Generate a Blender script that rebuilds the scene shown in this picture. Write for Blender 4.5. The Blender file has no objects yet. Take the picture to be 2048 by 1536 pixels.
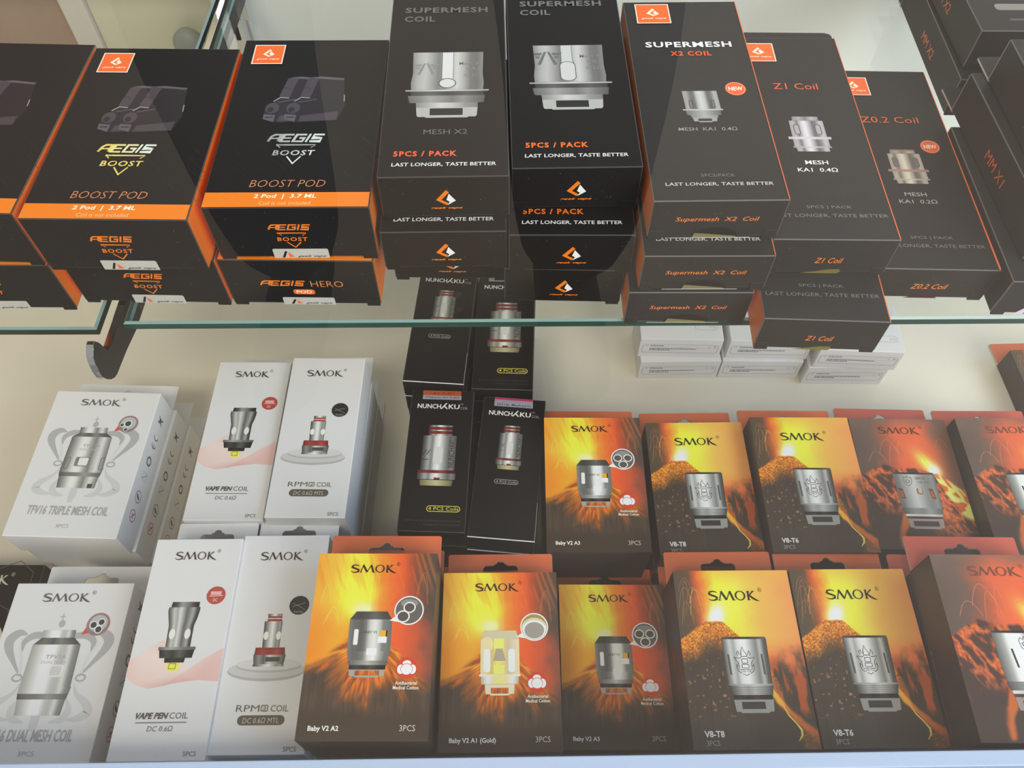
import bpy, bmesh, math, random
import numpy as np
from mathutils import Matrix, Vector
S = bpy.context.scene
COL = S.collection
random.seed(7)
R = math.radians
# ------------------------------------------------------------------ camera
cam_d = bpy.data.cameras.new('camera'); cam = bpy.data.objects.new('camera', cam_d); COL.objects.link(cam)
cam_d.sensor_fit = 'HORIZONTAL'; cam_d.sensor_width = 36.0; cam_d.lens = 36.0*1660.15/2048.0
cam_d.clip_start = 0.005
PITCH, ROLL, CAMZ = R(56.730), R(0.204), 0.26648
cp, sp_ = math.cos(PITCH), math.sin(PITCH)
Fv = Vector((0, cp, -sp_)); Uv0 = Vector((0, sp_, cp)); Rv0 = Vector((1, 0, 0))
Rv = Rv0*math.cos(ROLL)+Uv0*math.sin(ROLL); Uv = -Rv0*math.sin(ROLL)+Uv0*math.cos(ROLL)
mw = Matrix((Rv, Uv, -Fv)).transposed().to_4x4(); mw.translation = Vector((0, 0, CAMZ)); cam.matrix_world = mw
S.camera = cam
# ------------------------------------------------------------------ world, lamps, exposure
W_ = bpy.data.worlds.new('world'); S.world = W_; W_.use_nodes = True
bg = W_.node_tree.nodes['Background']; bg.inputs[0].default_value = (0.92, 0.94, 1.0, 1); bg.inputs[1].default_value = 0.36
def area(name, loc, target, size, power, color):
    d = bpy.data.lights.new(name, 'AREA'); d.shape = 'RECTANGLE'; d.size = size[0]; d.size_y = size[1]
    d.energy = power; d.color = color
    o = bpy.data.objects.new(name, d); COL.objects.link(o); o.location = loc
    o.rotation_euler = (Vector(target)-Vector(loc)).to_track_quat('-Z', 'Y').to_euler(); return o
area('shop_window', (1.55, -1.85, 1.15), (0, 0.2, 0), (1.7, 1.5), 66, (1.0, 0.97, 0.955))
area('side_window_sky', (1.55, -0.20, 1.20), (0, 0.15, -.1), (0.8, 0.8), 13, (0.36, 0.62, 1.0))
area('ceiling_lamp', (-0.35, -1.05, 1.85), (0, 0.2, 0), (0.9, 0.7), 30, (1.0, 0.90, 0.75))
S.view_settings.view_transform = 'Standard'; S.view_settings.look = 'None'
S.view_settings.gamma = 1.0; S.view_settings.exposure = 0.0; S.view_settings.use_curve_mapping = False
S.cycles.use_denoising = True; S.cycles.denoiser = 'OPENIMAGEDENOISE'
S.cycles.transparent_max_bounces = 24; S.cycles.max_bounces = 10
# ------------------------------------------------------------------ materials
def lin(c):
    c = c/255.0
    return c/12.92 if c <= 0.04045 else ((c+0.055)/1.055)**2.4
def conv(rgb, veil, E): return tuple(min(0.93, max(0.004, (lin(v)-veil)/E)) for v in rgb)
def LO(r, g, b): return conv((r, g, b), 0.028, 0.66)      # printed colours, lower boxes
def UP(r, g, b): return conv((r, g, b), 0.022, 0.85)      # printed colours, upper boxes
def mat(name, col=(.8, .8, .8), rough=.5, metal=0.0, spec=.5, attr=False, bump=None, coat=0.0, vary=0.0, vscale=40):
    m = bpy.data.materials.new(name); m.use_nodes = True; nt = m.node_tree; p = nt.nodes['Principled BSDF']
    p.inputs['Base Color'].default_value = (*col, 1); p.inputs['Roughness'].default_value = rough
    p.inputs['Metallic'].default_value = metal; p.inputs['Specular IOR Level'].default_value = spec
    p.inputs['Coat Weight'].default_value = coat
    if attr:
        a = nt.nodes.new('ShaderNodeAttribute'); a.attribute_name = 'Col'; nt.links.new(a.outputs['Color'], p.inputs['Base Color'])
    if vary:
        tc = nt.nodes.new('ShaderNodeTexCoord'); n = nt.nodes.new('ShaderNodeTexNoise'); n.inputs['Scale'].default_value = vscale
        n.inputs['Detail'].default_value = 5; nt.links.new(tc.outputs['Object'], n.inputs['Vector'])
        mx = nt.nodes.new('ShaderNodeMix'); mx.data_type = 'RGBA'
        mx.inputs['A'].default_value = (*[c*(1-vary) for c in col], 1); mx.inputs['B'].default_value = (*[min(.95, c*(1+vary)) for c in col], 1)
        nt.links.new(n.outputs['Fac'], mx.inputs['Factor']); nt.links.new(mx.outputs['Result'], p.inputs['Base Color'])
    if bump:
        tc = nt.nodes.new('ShaderNodeTexCoord'); n = nt.nodes.new('ShaderNodeTexNoise'); n.inputs['Scale'].default_value = bump[0]; n.inputs['Detail'].default_value = 4
        b = nt.nodes.new('ShaderNodeBump'); b.inputs['Strength'].default_value = bump[1]; b.inputs['Distance'].default_value = 0.001
        nt.links.new(tc.outputs['Object'], n.inputs['Vector']); nt.links.new(n.outputs['Fac'], b.inputs['Height']); nt.links.new(b.outputs['Normal'], p.inputs['Normal'])
    return m
M = {}
M['print'] = mat('printed_ink', rough=.42, spec=.35, attr=True)
M['foil'] = mat('foil_ink', rough=.28, metal=.55, attr=True)
M['black'] = mat('black_card', (.007, .007, .0075), rough=.5, spec=.12)
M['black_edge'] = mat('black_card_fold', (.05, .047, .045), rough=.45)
M['brown_black'] = mat('brown_black_card', (.009, .0075, .007), rough=.5, spec=.12)
M['charcoal'] = mat('charcoal_card', (.024, .022, .021), rough=.5, spec=.18, vary=.12, vscale=90)
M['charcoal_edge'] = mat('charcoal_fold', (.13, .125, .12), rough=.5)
M['orange'] = mat('orange_card', (.88, .19, .012), rough=.42, spec=.35)
M['orange_edge'] = mat('orange_fold', (.9, .3, .06), rough=.5)
M['red_tab'] = mat('red_orange_card', LO(196, 104, 72), rough=.5, vary=.10, vscale=60)
M['red_tab2'] = mat('brick_red_card', LO(184, 92, 78), rough=.5, vary=.10, vscale=60)
M['white'] = mat('white_card', (.80, .79, .77), rough=.45, spec=.35)
M['white_edge'] = mat('white_fold', (.84, .83, .82), rough=.5)
M['paper'] = mat('raw_paper', (.66, .62, .54), rough=.7)
M['olive'] = mat('leaflet_paper', (.30, .27, .10), rough=.7)
M['silver'] = mat('hologram_seal', (.70, .69, .66), rough=.35, metal=.25, vary=.12, vscale=220)
M['volcano_side'] = mat('dark_basalt_print', (.045, .038, .036), rough=.4, spec=.4, vary=.25, vscale=70)
M['laminate'] = mat('cream_laminate', (.79, .735, .605), rough=.42, spec=.4, vary=.03, vscale=9)
M['laminate_white'] = mat('white_panel', (.86, .86, .83), rough=.4, vary=.015, vscale=6)
M['beige_panel'] = mat('beige_panel', (.64, .60, .45), rough=.45, vary=.04, vscale=6)
M['pale_trim'] = mat('pale_trim', (.66, .59, .52), rough=.5)
M['rail'] = mat('rail_sky_tint', (.50, .60, .78), rough=.45, vary=.03, vscale=30)  # white rail; the blue of the sky it reflects is put into its base colour
M['chrome'] = mat('chrome', (.82, .82, .80), rough=.09, metal=1.0)
M['bracket_face'] = mat('smoked_steel_face', (.018, .014, .012), rough=.4, metal=.0, spec=.2)
M['dark_slot'] = mat('dark_slot', (.015, .013, .012), rough=.7)
M['rubber'] = mat('grey_rubber', (.24, .25, .23), rough=.5, vary=.08, vscale=300)
M['green_edge'] = mat('polished_glass_edge', (.010, .066, .050), rough=.2, spec=.4, vary=.12, vscale=60)
M['olive_edge'] = mat('dark_glass_edge', (.012, .030, .017), rough=.2, spec=.4, vary=.15, vscale=60)
M['green_edge_lip'] = mat('glass_edge_bevel', (.22, .34, .31), rough=.2, spec=.6)
M['denim'] = mat('navy_denim', (.012, .022, .052), rough=.9, spec=.1)
M['hair'] = mat('dark_hair', (.02, .014, .01), rough=.6)
M['eye'] = mat('eye', (.08, .06, .05), rough=.2)
M['lip'] = mat('lip', (.40, .16, .13), rough=.5)
M['jacket'] = mat('navy_jacket', (.014, .018, .030), rough=.85, spec=.15)
M['skin'] = mat('skin', (.45, .28, .2), rough=.6)
M['shoe'] = mat('black_shoe', (.012, .012, .013), rough=.6)
def wood():
    m = mat('brown_wood', (.25, .16, .11), rough=.5); nt = m.node_tree; p = nt.nodes['Principled BSDF']
    tc = nt.nodes.new('ShaderNodeTexCoord'); mp = nt.nodes.new('ShaderNodeMapping'); mp.inputs['Scale'].default_value = (18, 18, 2.2)
    mp.inputs['Rotation'].default_value = (0, R(25), 0)
    n = nt.nodes.new('ShaderNodeTexNoise'); n.inputs['Scale'].default_value = 3; n.inputs['Detail'].default_value = 6
    cr = nt.nodes.new('ShaderNodeValToRGB'); cr.color_ramp.elements[0].color = (.31, .20, .145, 1); cr.color_ramp.elements[1].color = (.46, .325, .24, 1)
    for a, b in ((tc.outputs['Object'], mp.inputs['Vector']), (mp.outputs['Vector'], n.inputs['Vector']), (n.outputs['Fac'], cr.inputs['Fac']), (cr.outputs['Color'], p.inputs['Base Color'])): nt.links.new(a, b)
    return m
M['wood'] = wood()
def tile_mat():
    m = mat('beige_floor_tile', (.42, .36, .29), rough=.45); nt = m.node_tree; p = nt.nodes['Principled BSDF']
    tc = nt.nodes.new('ShaderNodeTexCoord'); n = nt.nodes.new('ShaderNodeTexNoise'); n.inputs['Scale'].default_value = 2.2; n.inputs['Detail'].default_value = 5
    cr = nt.nodes.new('ShaderNodeValToRGB'); cr.color_ramp.elements[0].position = .3; cr.color_ramp.elements[1].position = .75
    cr.color_ramp.elements[0].color = (.36, .285, .215, 1); cr.color_ramp.elements[1].color = (.50, .41, .325, 1)
    for a, b in ((tc.outputs['Object'], n.inputs['Vector']), (n.outputs['Fac'], cr.inputs['Fac']), (cr.outputs['Color'], p.inputs['Base Color'])): nt.links.new(a, b)
    return m
M['tile'] = tile_mat()
def glass(name, tint, ior, gain=1.0, dust=None):
    m = bpy.data.materials.new(name); m.use_nodes = True; nt = m.node_tree; nt.nodes.clear()
    out = nt.nodes.new('ShaderNodeOutputMaterial'); tr = nt.nodes.new('ShaderNodeBsdfTransparent'); tr.inputs[0].default_value = (*tint, 1)
    gl = nt.nodes.new('ShaderNodeBsdfGlossy'); gl.inputs['Roughness'].default_value = 0.0
    fr = nt.nodes.new('ShaderNodeFresnel'); fr.inputs['IOR'].default_value = ior
    mu = nt.nodes.new('ShaderNodeMath'); mu.operation = 'MULTIPLY'; mu.inputs[1].default_value = gain; mu.use_clamp = True
    cp_ = nt.nodes.new('ShaderNodeMath'); cp_.operation = 'MINIMUM'; cp_.inputs[1].default_value = .066; nt.links.new(mu.outputs[0], cp_.inputs[0]); mu_ = cp_
    ge = nt.nodes.new('ShaderNodeNewGeometry'); mi = nt.nodes.new('ShaderNodeMix'); mi.data_type = 'FLOAT'
    mi.inputs['A'].default_value = ior; mi.inputs['B'].default_value = 1/ior     # same reflectance from both sides of the sheet
    nt.links.new(ge.outputs['Backfacing'], mi.inputs['Factor']); nt.links.new(mi.outputs[0], fr.inputs['IOR'])
    mx = nt.nodes.new('ShaderNodeMixShader')
    nt.links.new(fr.outputs[0], mu.inputs[0]); nt.links.new(mu_.outputs[0], mx.inputs[0]); nt.links.new(tr.outputs[0], mx.inputs[1]); nt.links.new(gl.outputs[0], mx.inputs[2])
    last = mx
    if dust:
        di = nt.nodes.new('ShaderNodeBsdfDiffuse'); di.inputs[0].default_value = (.8, .76, .72, 1)
        tc = nt.nodes.new('ShaderNodeTexCoord'); mp = nt.nodes.new('ShaderNodeMapping'); mp.inputs['Scale'].default_value = (26, 1, 3); mp.inputs['Rotation'].default_value = (0, R(14), 0)
        n = nt.nodes.new('ShaderNodeTexNoise'); n.inputs['Scale'].default_value = 1.0; n.inputs['Detail'].default_value = 4
        mr = nt.nodes.new('ShaderNodeMapRange'); mr.inputs['From Min'].default_value = .35; mr.inputs['From Max'].default_value = .75
        mr.inputs['To Min'].default_value = dust[0]; mr.inputs['To Max'].default_value = dust[1]
        m2 = nt.nodes.new('ShaderNodeMixShader')
        nt.links.new(tc.outputs['Object'], mp.inputs['Vector']); nt.links.new(mp.outputs['Vector'], n.inputs['Vector']); nt.links.new(n.outputs['Fac'], mr.inputs['Value'])
        nt.links.new(mr.outputs[0], m2.inputs[0]); nt.links.new(mx.outputs[0], m2.inputs[1]); nt.links.new(di.outputs[0], m2.inputs[2]); last = m2
    nt.links.new(last.outputs[0], out.inputs[0]); return m
M['front_glass'] = glass('front_glass', (.985, .993, .988), 2.2, .235, (.0, .008))
M['shelf_glass'] = glass('shelf_glass', (.978, .990, .974), 1.45, .7)
# ------------------------------------------------------------------ object helpers
def link(name, me, mats, parent=None, loc=(0, 0, 0), rot=None):
    o = bpy.data.objects.new(name, me); COL.objects.link(o)
    if not isinstance(mats, (list, tuple)): mats = [mats]
    if len(me.materials) == 0:
        for m in mats: me.materials.append(m)
    if parent: o.parent = parent
    if rot is not None: o.matrix_local = Matrix.Translation(loc) @ rot.to_4x4()
    else: o.location = loc
    return o
def thing(name, label, cat, loc=(0, 0, 0), yaw=0.0, group=None):
    o = bpy.data.objects.new(name, None); o.empty_display_size = .01; COL.objects.link(o)
    o.location = loc; o.rotation_euler = (0, 0, yaw); tag(o, label, cat, group); return o
def tag(o, label, cat, group=None):
    o['label'] = label; o['category'] = cat
    if group: o['group'] = group
def bm_box(bm, x0, x1, y0, y1, z0, z1, mi=0):
    v = [bm.verts.new((x, y, z)) for z in (z0, z1) for y in (y0, y1) for x in (x0, x1)]
    fs = [bm.faces.new([v[i] for i in q]) for q in ((0, 2, 3, 1), (4, 5, 7, 6), (0, 1, 5, 4), (1, 3, 7, 5), (3, 2, 6, 7), (2, 0, 4, 6))]
    for f in fs: f.material_index = mi
    return fs
def box_mesh(name, x0, x1, y0, y1, z0, z1, bevel=0.0, seg=2):
    bm = bmesh.new(); bm_box(bm, x0, x1, y0, y1, z0, z1)
    if bevel: bmesh.ops.bevel(bm, geom=bm.edges[:], offset=bevel, segments=seg, affect='EDGES', profile=.5)
    return fin(bm, name)
def fin(bm, name):
    me = bpy.data.meshes.new(name); bm.normal_update(); bm.to_mesh(me); bm.free(); return me
def prism(name, pts, axis, a, b, bevel=0.0):
    """outline pts extruded along an axis from a to b; axis 'x': pts are (y,z); 'z': pts are (x,y); 'y': pts are (x,z)"""
    bm = bmesh.new()
    def P(p, t): return (t, p[0], p[1]) if axis == 'x' else ((p[0], t, p[1]) if axis == 'y' else (p[0], p[1], t))
    va = [bm.verts.new(P(p, a)) for p in pts]; vb = [bm.verts.new(P(p, b)) for p in pts]; n = len(pts)
    bm.faces.new(va); bm.faces.new(vb[::-1])
    for i in range(n): bm.faces.new((va[i], vb[i], vb[(i+1) % n], va[(i+1) % n]))
    bmesh.ops.recalc_face_normals(bm, faces=bm.faces)
    if bevel: bmesh.ops.bevel(bm, geom=bm.edges[:], offset=bevel, segments=2, affect='EDGES', profile=.5)
    return fin(bm, name)
def lathe(name, prof, n=32):
    bm = bmesh.new(); rings = []
    for r, z in prof: rings.append([bm.verts.new((r*math.cos(2*math.pi*i/n), r*math.sin(2*math.pi*i/n), z)) for i in range(n)])
    for a, b in zip(rings, rings[1:]):
        for i in range(n): bm.faces.new((a[i], a[(i+1) % n], b[(i+1) % n], b[i]))
    bm.faces.new(rings[0][::-1]); bm.faces.new(rings[-1])
    for f in bm.faces: f.smooth = True
    return fin(bm, name)
# ------------------------------------------------------------------ flat printing: shapes in millimetres on one face
_txt = {}
def text_geo(s, bold, shear, space):
    k = (s, bold, shear, space)
    if k in _txt: return _txt[k]
    c = bpy.data.curves.new('t', 'FONT'); c.body = s; c.shear = shear; c.offset = bold; c.space_character = space; c.resolution_u = 2
    o = bpy.data.objects.new('t', c); COL.objects.link(o)
    me = o.to_mesh(); v = np.array([(p.co.x, p.co.y) for p in me.vertices]); f = [tuple(p.vertices) for p in me.polygons]
    o.to_mesh_clear(); bpy.data.objects.remove(o); bpy.data.curves.remove(c)
    mn, mxx = v.min(0), v.max(0); v = (v-mn)/(mxx-mn)
    _txt[k] = (v, f); return _txt[k]
class Art:
    def __init__(s): s.v = []; s.f = []; s.c = []; s.z = 0.0
    def up(s): s.z += 0.0015
    def add(s, pts, faces, cols):
        b = len(s.v); s.up()
        s.v += [(p[0], p[1], s.z) for p in pts]; s.f += [tuple(i+b for i in f) for f in faces]
        s.c += list(cols) if isinstance(cols, list) else [cols]*len(pts)
    def poly(s, pts, col): s.add(pts, [tuple(range(len(pts)))], col)
    def rect(s, x0, x1, y0, y1, col): s.poly([(x0, y0), (x1, y0), (x1, y1), (x0, y1)], col)
    def ell(s, cx, cy, rx, ry, col, n=28): s.poly([(cx+rx*math.cos(2*math.pi*i/n), cy+ry*math.sin(2*math.pi*i/n)) for i in range(n)], col)
    def ring(s, cx, cy, rx, ry, w, col, a0=0, a1=360, n=28):
        p = []; full = a1-a0 >= 360
        for i in range(n+1):
            a = R(a0+(a1-a0)*i/n); p += [(cx+rx*math.cos(a), cy+ry*math.sin(a)), (cx+(rx-w)*math.cos(a), cy+(ry-w)*math.sin(a))]
        s.add(p, [(2*i, 2*i+2, 2*i+3, 2*i+1) for i in range(n)], col)
    def rrect(s, x0, x1, y0, y1, r, col):
        p = []
        for cx, cy, a in ((x1-r, y1-r, 0), (x0+r, y1-r, 90), (x0+r, y0+r, 180), (x1-r, y0+r, 270)):
            p += [(cx+r*math.cos(R(a+15*k)), cy+r*math.sin(R(a+15*k))) for k in range(7)]
        s.poly(p, col)
    def rframe(s, x0, x1, y0, y1, r, w, col):
        p = []
        for cx, cy, a in ((x1-r, y1-r, 0), (x0+r, y1-r, 90), (x0+r, y0+r, 180), (x1-r, y0+r, 270)):
            for k in range(7): p += [(cx+r*math.cos(R(a+15*k)), cy+r*math.sin(R(a+15*k))), (cx+(r-w)*math.cos(R(a+15*k)), cy+(r-w)*math.sin(R(a+15*k)))]
        n = len(p)//2; s.add(p, [(2*i, (2*i+2) % (2*n), (2*i+3) % (2*n), 2*i+1) for i in range(n)], col)
    def line(s, pts, w, col):
        """polyline; w is one width or one per point"""
        n = len(pts); ws = w if isinstance(w, (list, tuple)) else [w]*n; p = []
        for i in range(n):
            a = pts[max(i-1, 0)]; b = pts[min(i+1, n-1)]
            dx, dy = b[0]-a[0], b[1]-a[1]; l = math.hypot(dx, dy) or 1; nx, ny = -dy/l, dx/l; k = 1.0
            if 0 < i < n-1:
                e = (pts[i][0]-a[0], pts[i][1]-a[1]); le = math.hypot(*e) or 1
                k = 1/max(.45, abs((e[0]*dx+e[1]*dy)/(le*l)))
            h = ws[i]/2*k; p += [(pts[i][0]+nx*h, pts[i][1]+ny*h), (pts[i][0]-nx*h, pts[i][1]-ny*h)]
        s.add(p, [(2*i, 2*i+1, 2*i+3, 2*i+2) for i in range(n-1)], col)
    def curve(s, pts, w, col, k=6):
        """line through the points with rounded bends"""
        P = [np.array((*p, q)) for p, q in zip(pts, w if isinstance(w, (list, tuple)) else [w]*len(pts))]; out = []
        for i in range(len(P)-1):
            a, b, c, d = P[max(i-1, 0)], P[i], P[i+1], P[min(i+2, len(P)-1)]
            for j in range(k): t = j/k; out.append(.5*(2*b+(c-a)*t+(2*a-5*b+4*c-d)*t*t+(3*b-a-3*c+d)*t**3))
        out.append(P[-1]); s.line([(o[0], o[1]) for o in out], [max(.02, float(o[2])) for o in out], col)
    def bar(s, y1, xl1, xr1, y0, xl0, xr0, stops):
        """band from y1 down to y0 whose colour runs across it: stops = (t, colour)"""
        p, c = [], []
        for t, k in stops: p += [(xl1+(xr1-xl1)*t, y1), (xl0+(xr0-xl0)*t, y0)]; c += [k, k]
        s.add(p, [(2*i+1, 2*i+3, 2*i+2, 2*i) for i in range(len(stops)-1)], c)
    def text(s, t, x0, x1, y0, y1, col, bold=0.0, shear=0.0, space=1.0, col2=None):
        v, f = text_geo(t, bold, shear, space)
        p = [(x0+(x1-x0)*a, y0+(y1-y0)*b) for a, b in v]
        c = col if col2 is None else [tuple(col[i]*(1-a)+col2[i]*a for i in range(3)) for a, b in v]
        s.add(p, f, c)
    def grid(s, fn, x0, x1, y0, y1, nx, ny):
        xs = np.linspace(x0, x1, nx+1); ys = np.linspace(y0, y1, ny+1); X, Y = np.meshgrid(xs, ys)
        C = fn(X, Y).reshape(-1, 3); C = np.clip(C, 0, 255)/255.0
        C = np.where(C <= .04045, C/12.92, ((C+.055)/1.055)**2.4); C = np.clip((C-.028)/.66, .004, .93)
        f = [(j*(nx+1)+i, j*(nx+1)+i+1, (j+1)*(nx+1)+i+1, (j+1)*(nx+1)+i) for j in range(ny) for i in range(nx)]
        s.add(list(zip(X.ravel(), Y.ravel())), f, [tuple(c) for c in C])
    def mesh(s, name, lift=0.0):
        me = bpy.data.meshes.new(name); me.from_pydata([(x*.001, y*.001, (z+lift)*.001) for x, y, z in s.v], [], s.f)
        a = me.color_attributes.new('Col', 'FLOAT_COLOR', 'POINT')
        a.data.foreach_set('color', np.array([(*c, 1.0) for c in s.c], dtype=np.float32).ravel())
        me.update(); return me
def banded(a, cuts):
    """the lettering of one face cut into separate blocks by height"""
    out = []
    for lo_, hi_ in zip(cuts, cuts[1:]):
        n = Art(); idx = {}
        for f in a.f:
            if lo_ <= sum(a.v[i][1] for i in f)/len(f) < hi_:
                for i in f:
                    if i not in idx: idx[i] = len(n.v); n.v.append(a.v[i]); n.c.append(a.c[i])
                n.f.append(tuple(idx[i] for i in f))
        out.append(n if n.f else None)
    return out
def grey(*vals, tint=(1, 1, .97), f=LO):
    n = len(vals)-1
    return [(i/n, f(*[min(255, v*k) for k in tint])) for i, v in enumerate(vals)]
# ------------------------------------------------------------------ noise for the printed volcano pictures
_rng = np.random.RandomState(3); _lat = _rng.rand(256, 256)
def vn(x, y):
    xi = np.floor(x).astype(int); yi = np.floor(y).astype(int); fx = x-xi; fy = y-yi
    fx = fx*fx*(3-2*fx); fy = fy*fy*(3-2*fy); g = lambda a, b: _lat[a & 255, b & 255]
    return (g(xi, yi)*(1-fx)+g(xi+1, yi)*fx)*(1-fy)+(g(xi, yi+1)*(1-fx)+g(xi+1, yi+1)*fx)*fy
def fbm(x, y, o=4):
    r = 0; a = .5; t = 0
    for k in range(o): r = r+a*vn(x*2**k+k*17, y*2**k+k*31); t += a; a *= .5
    return r/t
def mixc(a, b, t): t = np.clip(t, 0, 1)[..., None]; return np.asarray(a, float)*(1-t)+np.asarray(b, float)*t
def sm(a, b, x): t = np.clip((x-a)/(b-a), 0, 1); return t*t*(3-2*t)
def rampx(x, pts):
    xs = [p[0] for p in pts]; return np.stack([np.interp(x, xs, [p[1][i] for p in pts]) for i in range(3)], -1)
def segd(x, y, pts):
    d = np.full(x.shape, 1e9); tt = np.zeros(x.shape); n = len(pts)-1
    for i in range(n):
        ax, ay = pts[i]; bx, by = pts[i+1]; t = np.clip(((x-ax)*(bx-ax)+(y-ay)*(by-ay))/((bx-ax)**2+(by-ay)**2), 0, 1)
        q = np.hypot(x-ax-t*(bx-ax), y-ay-t*(by-ay)); m = q < d; d = np.where(m, q, d); tt = np.where(m, (i+t)/n, tt)
    return d, tt
def volcano_yellow(x, y):
    n = fbm(x*.16+3, y*.16, 4); nb = fbm(x*.5, y*.12+9, 3); w = (n-.5)*9
    c = rampx(x+w*.6, [(-25, (80, 74, 66)), (-19, (92, 76, 62)), (-15.5, (182, 84, 58)), (-11.5, (222, 128, 58)), (-7, (228, 205, 66)), (2, (228, 196, 80)), (10, (226, 166, 84)), (25, (216, 140, 88))])
    c = mixc(c, (226, 222, 72), .85*np.exp(-(((x+5+w*.4)/7.5)**2+((y-56)/8.5)**2)))
    c = mixc(c, (222, 160, 76), .55*sm(64, 72, y)*sm(-13, -8, x))
    c = mixc(c, (250, 246, 232), 1.15*np.exp(-(((x+9+(y-50)*-.25+w*.12)/3.1)**2+((y-51.5)/4.6)**2)))
    c = mixc(c, (212, 118, 74), sm(44, 33, y+w*.4)*sm(2, 10, x)*.9)
    sk = sm(39, 25, y+(n-.5)*16-(x-12)*.25); c = mixc(c, mixc((160, 84, 58), (74, 66, 60), sm(.42, .6, nb)), sk*sm(3, 9, x))
    ridge = np.interp(x, [-25, -19, -14, -10, -6, -2, 4, 10, 25], [41.5, 45.5, 49.1, 49.7, 49.0, 44.8, 38.5, 30, 2])+(nb-.5)*1.2
    h = ridge-y; sp = vn(x*2.3, y*2.5)*.5+vn(x*3.7+7, y*3.9)*.5
    mc = mixc((206, 116, 54), (72, 66, 60), sm(1, 14, h+(n-.5)*8)); mc = mixc(mc, (240, 170, 76), sm(.58, .72, sp)*sm(15, 0, h)); mc = mixc(mc, (66, 58, 52), sm(.46, .3, sp)*.7*sm(18, 2, h))
    st = vn(x*2.2, y*.13+4); mc = mixc(mc, (92, 84, 76), .35*st*sm(10, 20, h))
    sp2 = vn(x*1.1+50, y*.9); mc = mixc(mc, (150, 110, 80), sm(.84, .9, sp2)*sm(10, 18, h)*sm(8, 16, y))
    c = mixc(c, mc, sm(-.4, .4, h)*sm(15, 8, x))
    dk = sm(17, 12, y-(15-x)*.25); c = mixc(c, (72, 66, 60), dk*sm(-4, 5, x))
    d, t = segd(x, y, [(9.3, 21.5), (11.5, 17.5), (15, 13.5), (19.5, 8.5), (24.5, 4)]); wd = 1.0+1.7*t
    c = mixc(c, mixc((236, 170, 66), (176, 96, 58), sm(0, .75, t+(nb-.5)*.5)), sm(wd, wd*.3, d+(n-.5)*1.4))
    c = mixc(c, mixc((120, 84, 62), (196, 110, 60), sm(.6, .75, sp)), sm(0, -1.5, y+x*.95-22.5+(n-.5)*3)*0+sm(16, 20, x)*sm(8.5, 5.5, y+(x-18)*.4)*.8)
    return c
def volcano_orange(x, y):
    n = fbm(x*.15+13, y*.15, 4); w = (n-.5)*8; vs = vn(x*1.6, y*.05+3)
    c = rampx(x+w*.5+(vs-.5)*2, [(-24, (214, 150, 66)), (-16, (220, 172, 68)), (-9, (228, 208, 70)), (-3, (228, 196, 68)), (2.5, (220, 128, 58)), (8, (212, 98, 58)), (13, (186, 84, 58)), (17, (122, 74, 62)), (20, (88, 74, 66)), (24, (78, 72, 68))])
    low = sm(52, 38, y+w*.5); c2 = rampx(x+w, [(-24, (206, 128, 54)), (-12, (214, 150, 58)), (2, (214, 120, 56)), (9, (214, 92, 58)), (18, (176, 84, 62)), (24, (104, 76, 68))])
    c = mixc(c, c2, low)
    c = mixc(c, (226, 222, 74), .9*np.exp(-(((x+8+w*.5)/6.5)**2+((y-54)/7.5)**2)))
    c = mixc(c, (238, 234, 190), .8*np.exp(-(((x+4)/4.2)**2+((y-48)/2.6)**2)))
    c = mixc(c, (214, 120, 56), .35*sm(.55, .75, vn((x+y*.35)*.9, y*.08))*sm(50, 62, y))
    a = np.arctan2(x-0.5, 37-y+1e-6); r = np.hypot(x-.5, y-37); s1 = vn(a*9+40, r*.14); s2 = vn(a*24+9, r*.26+5); st = s1*.34+s2*.36+vn(a*52+3, r*.4+8)*.30
    ridge = np.interp(x, [-25, -16, -8.5, 8, 14, 25], [24, 30, 35.5, 34.5, 27, 17])+(n-.5)*6; h = ridge-y
    mc = mixc((142, 84, 54), (214, 112, 52), sm(.36, .58, st)); mc = mixc(mc, (236, 180, 64), sm(.6, .74, st)*sm(22, 5, r)); mc = mixc(mc, (72, 58, 52), sm(.34, .2, st)*.55)
    fade = sm(14, 28, r+(s1-.5)*14); mc = mixc(mc, mixc((72, 63, 57), (86, 76, 68), vn(x*1.8, y*.08)), fade)
    c = mixc(c, mc, sm(-2.5, 1.5, h))
    c = mixc(c, (72, 64, 58), sm(13, 6, y+(n-.5)*6))
    return c
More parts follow.
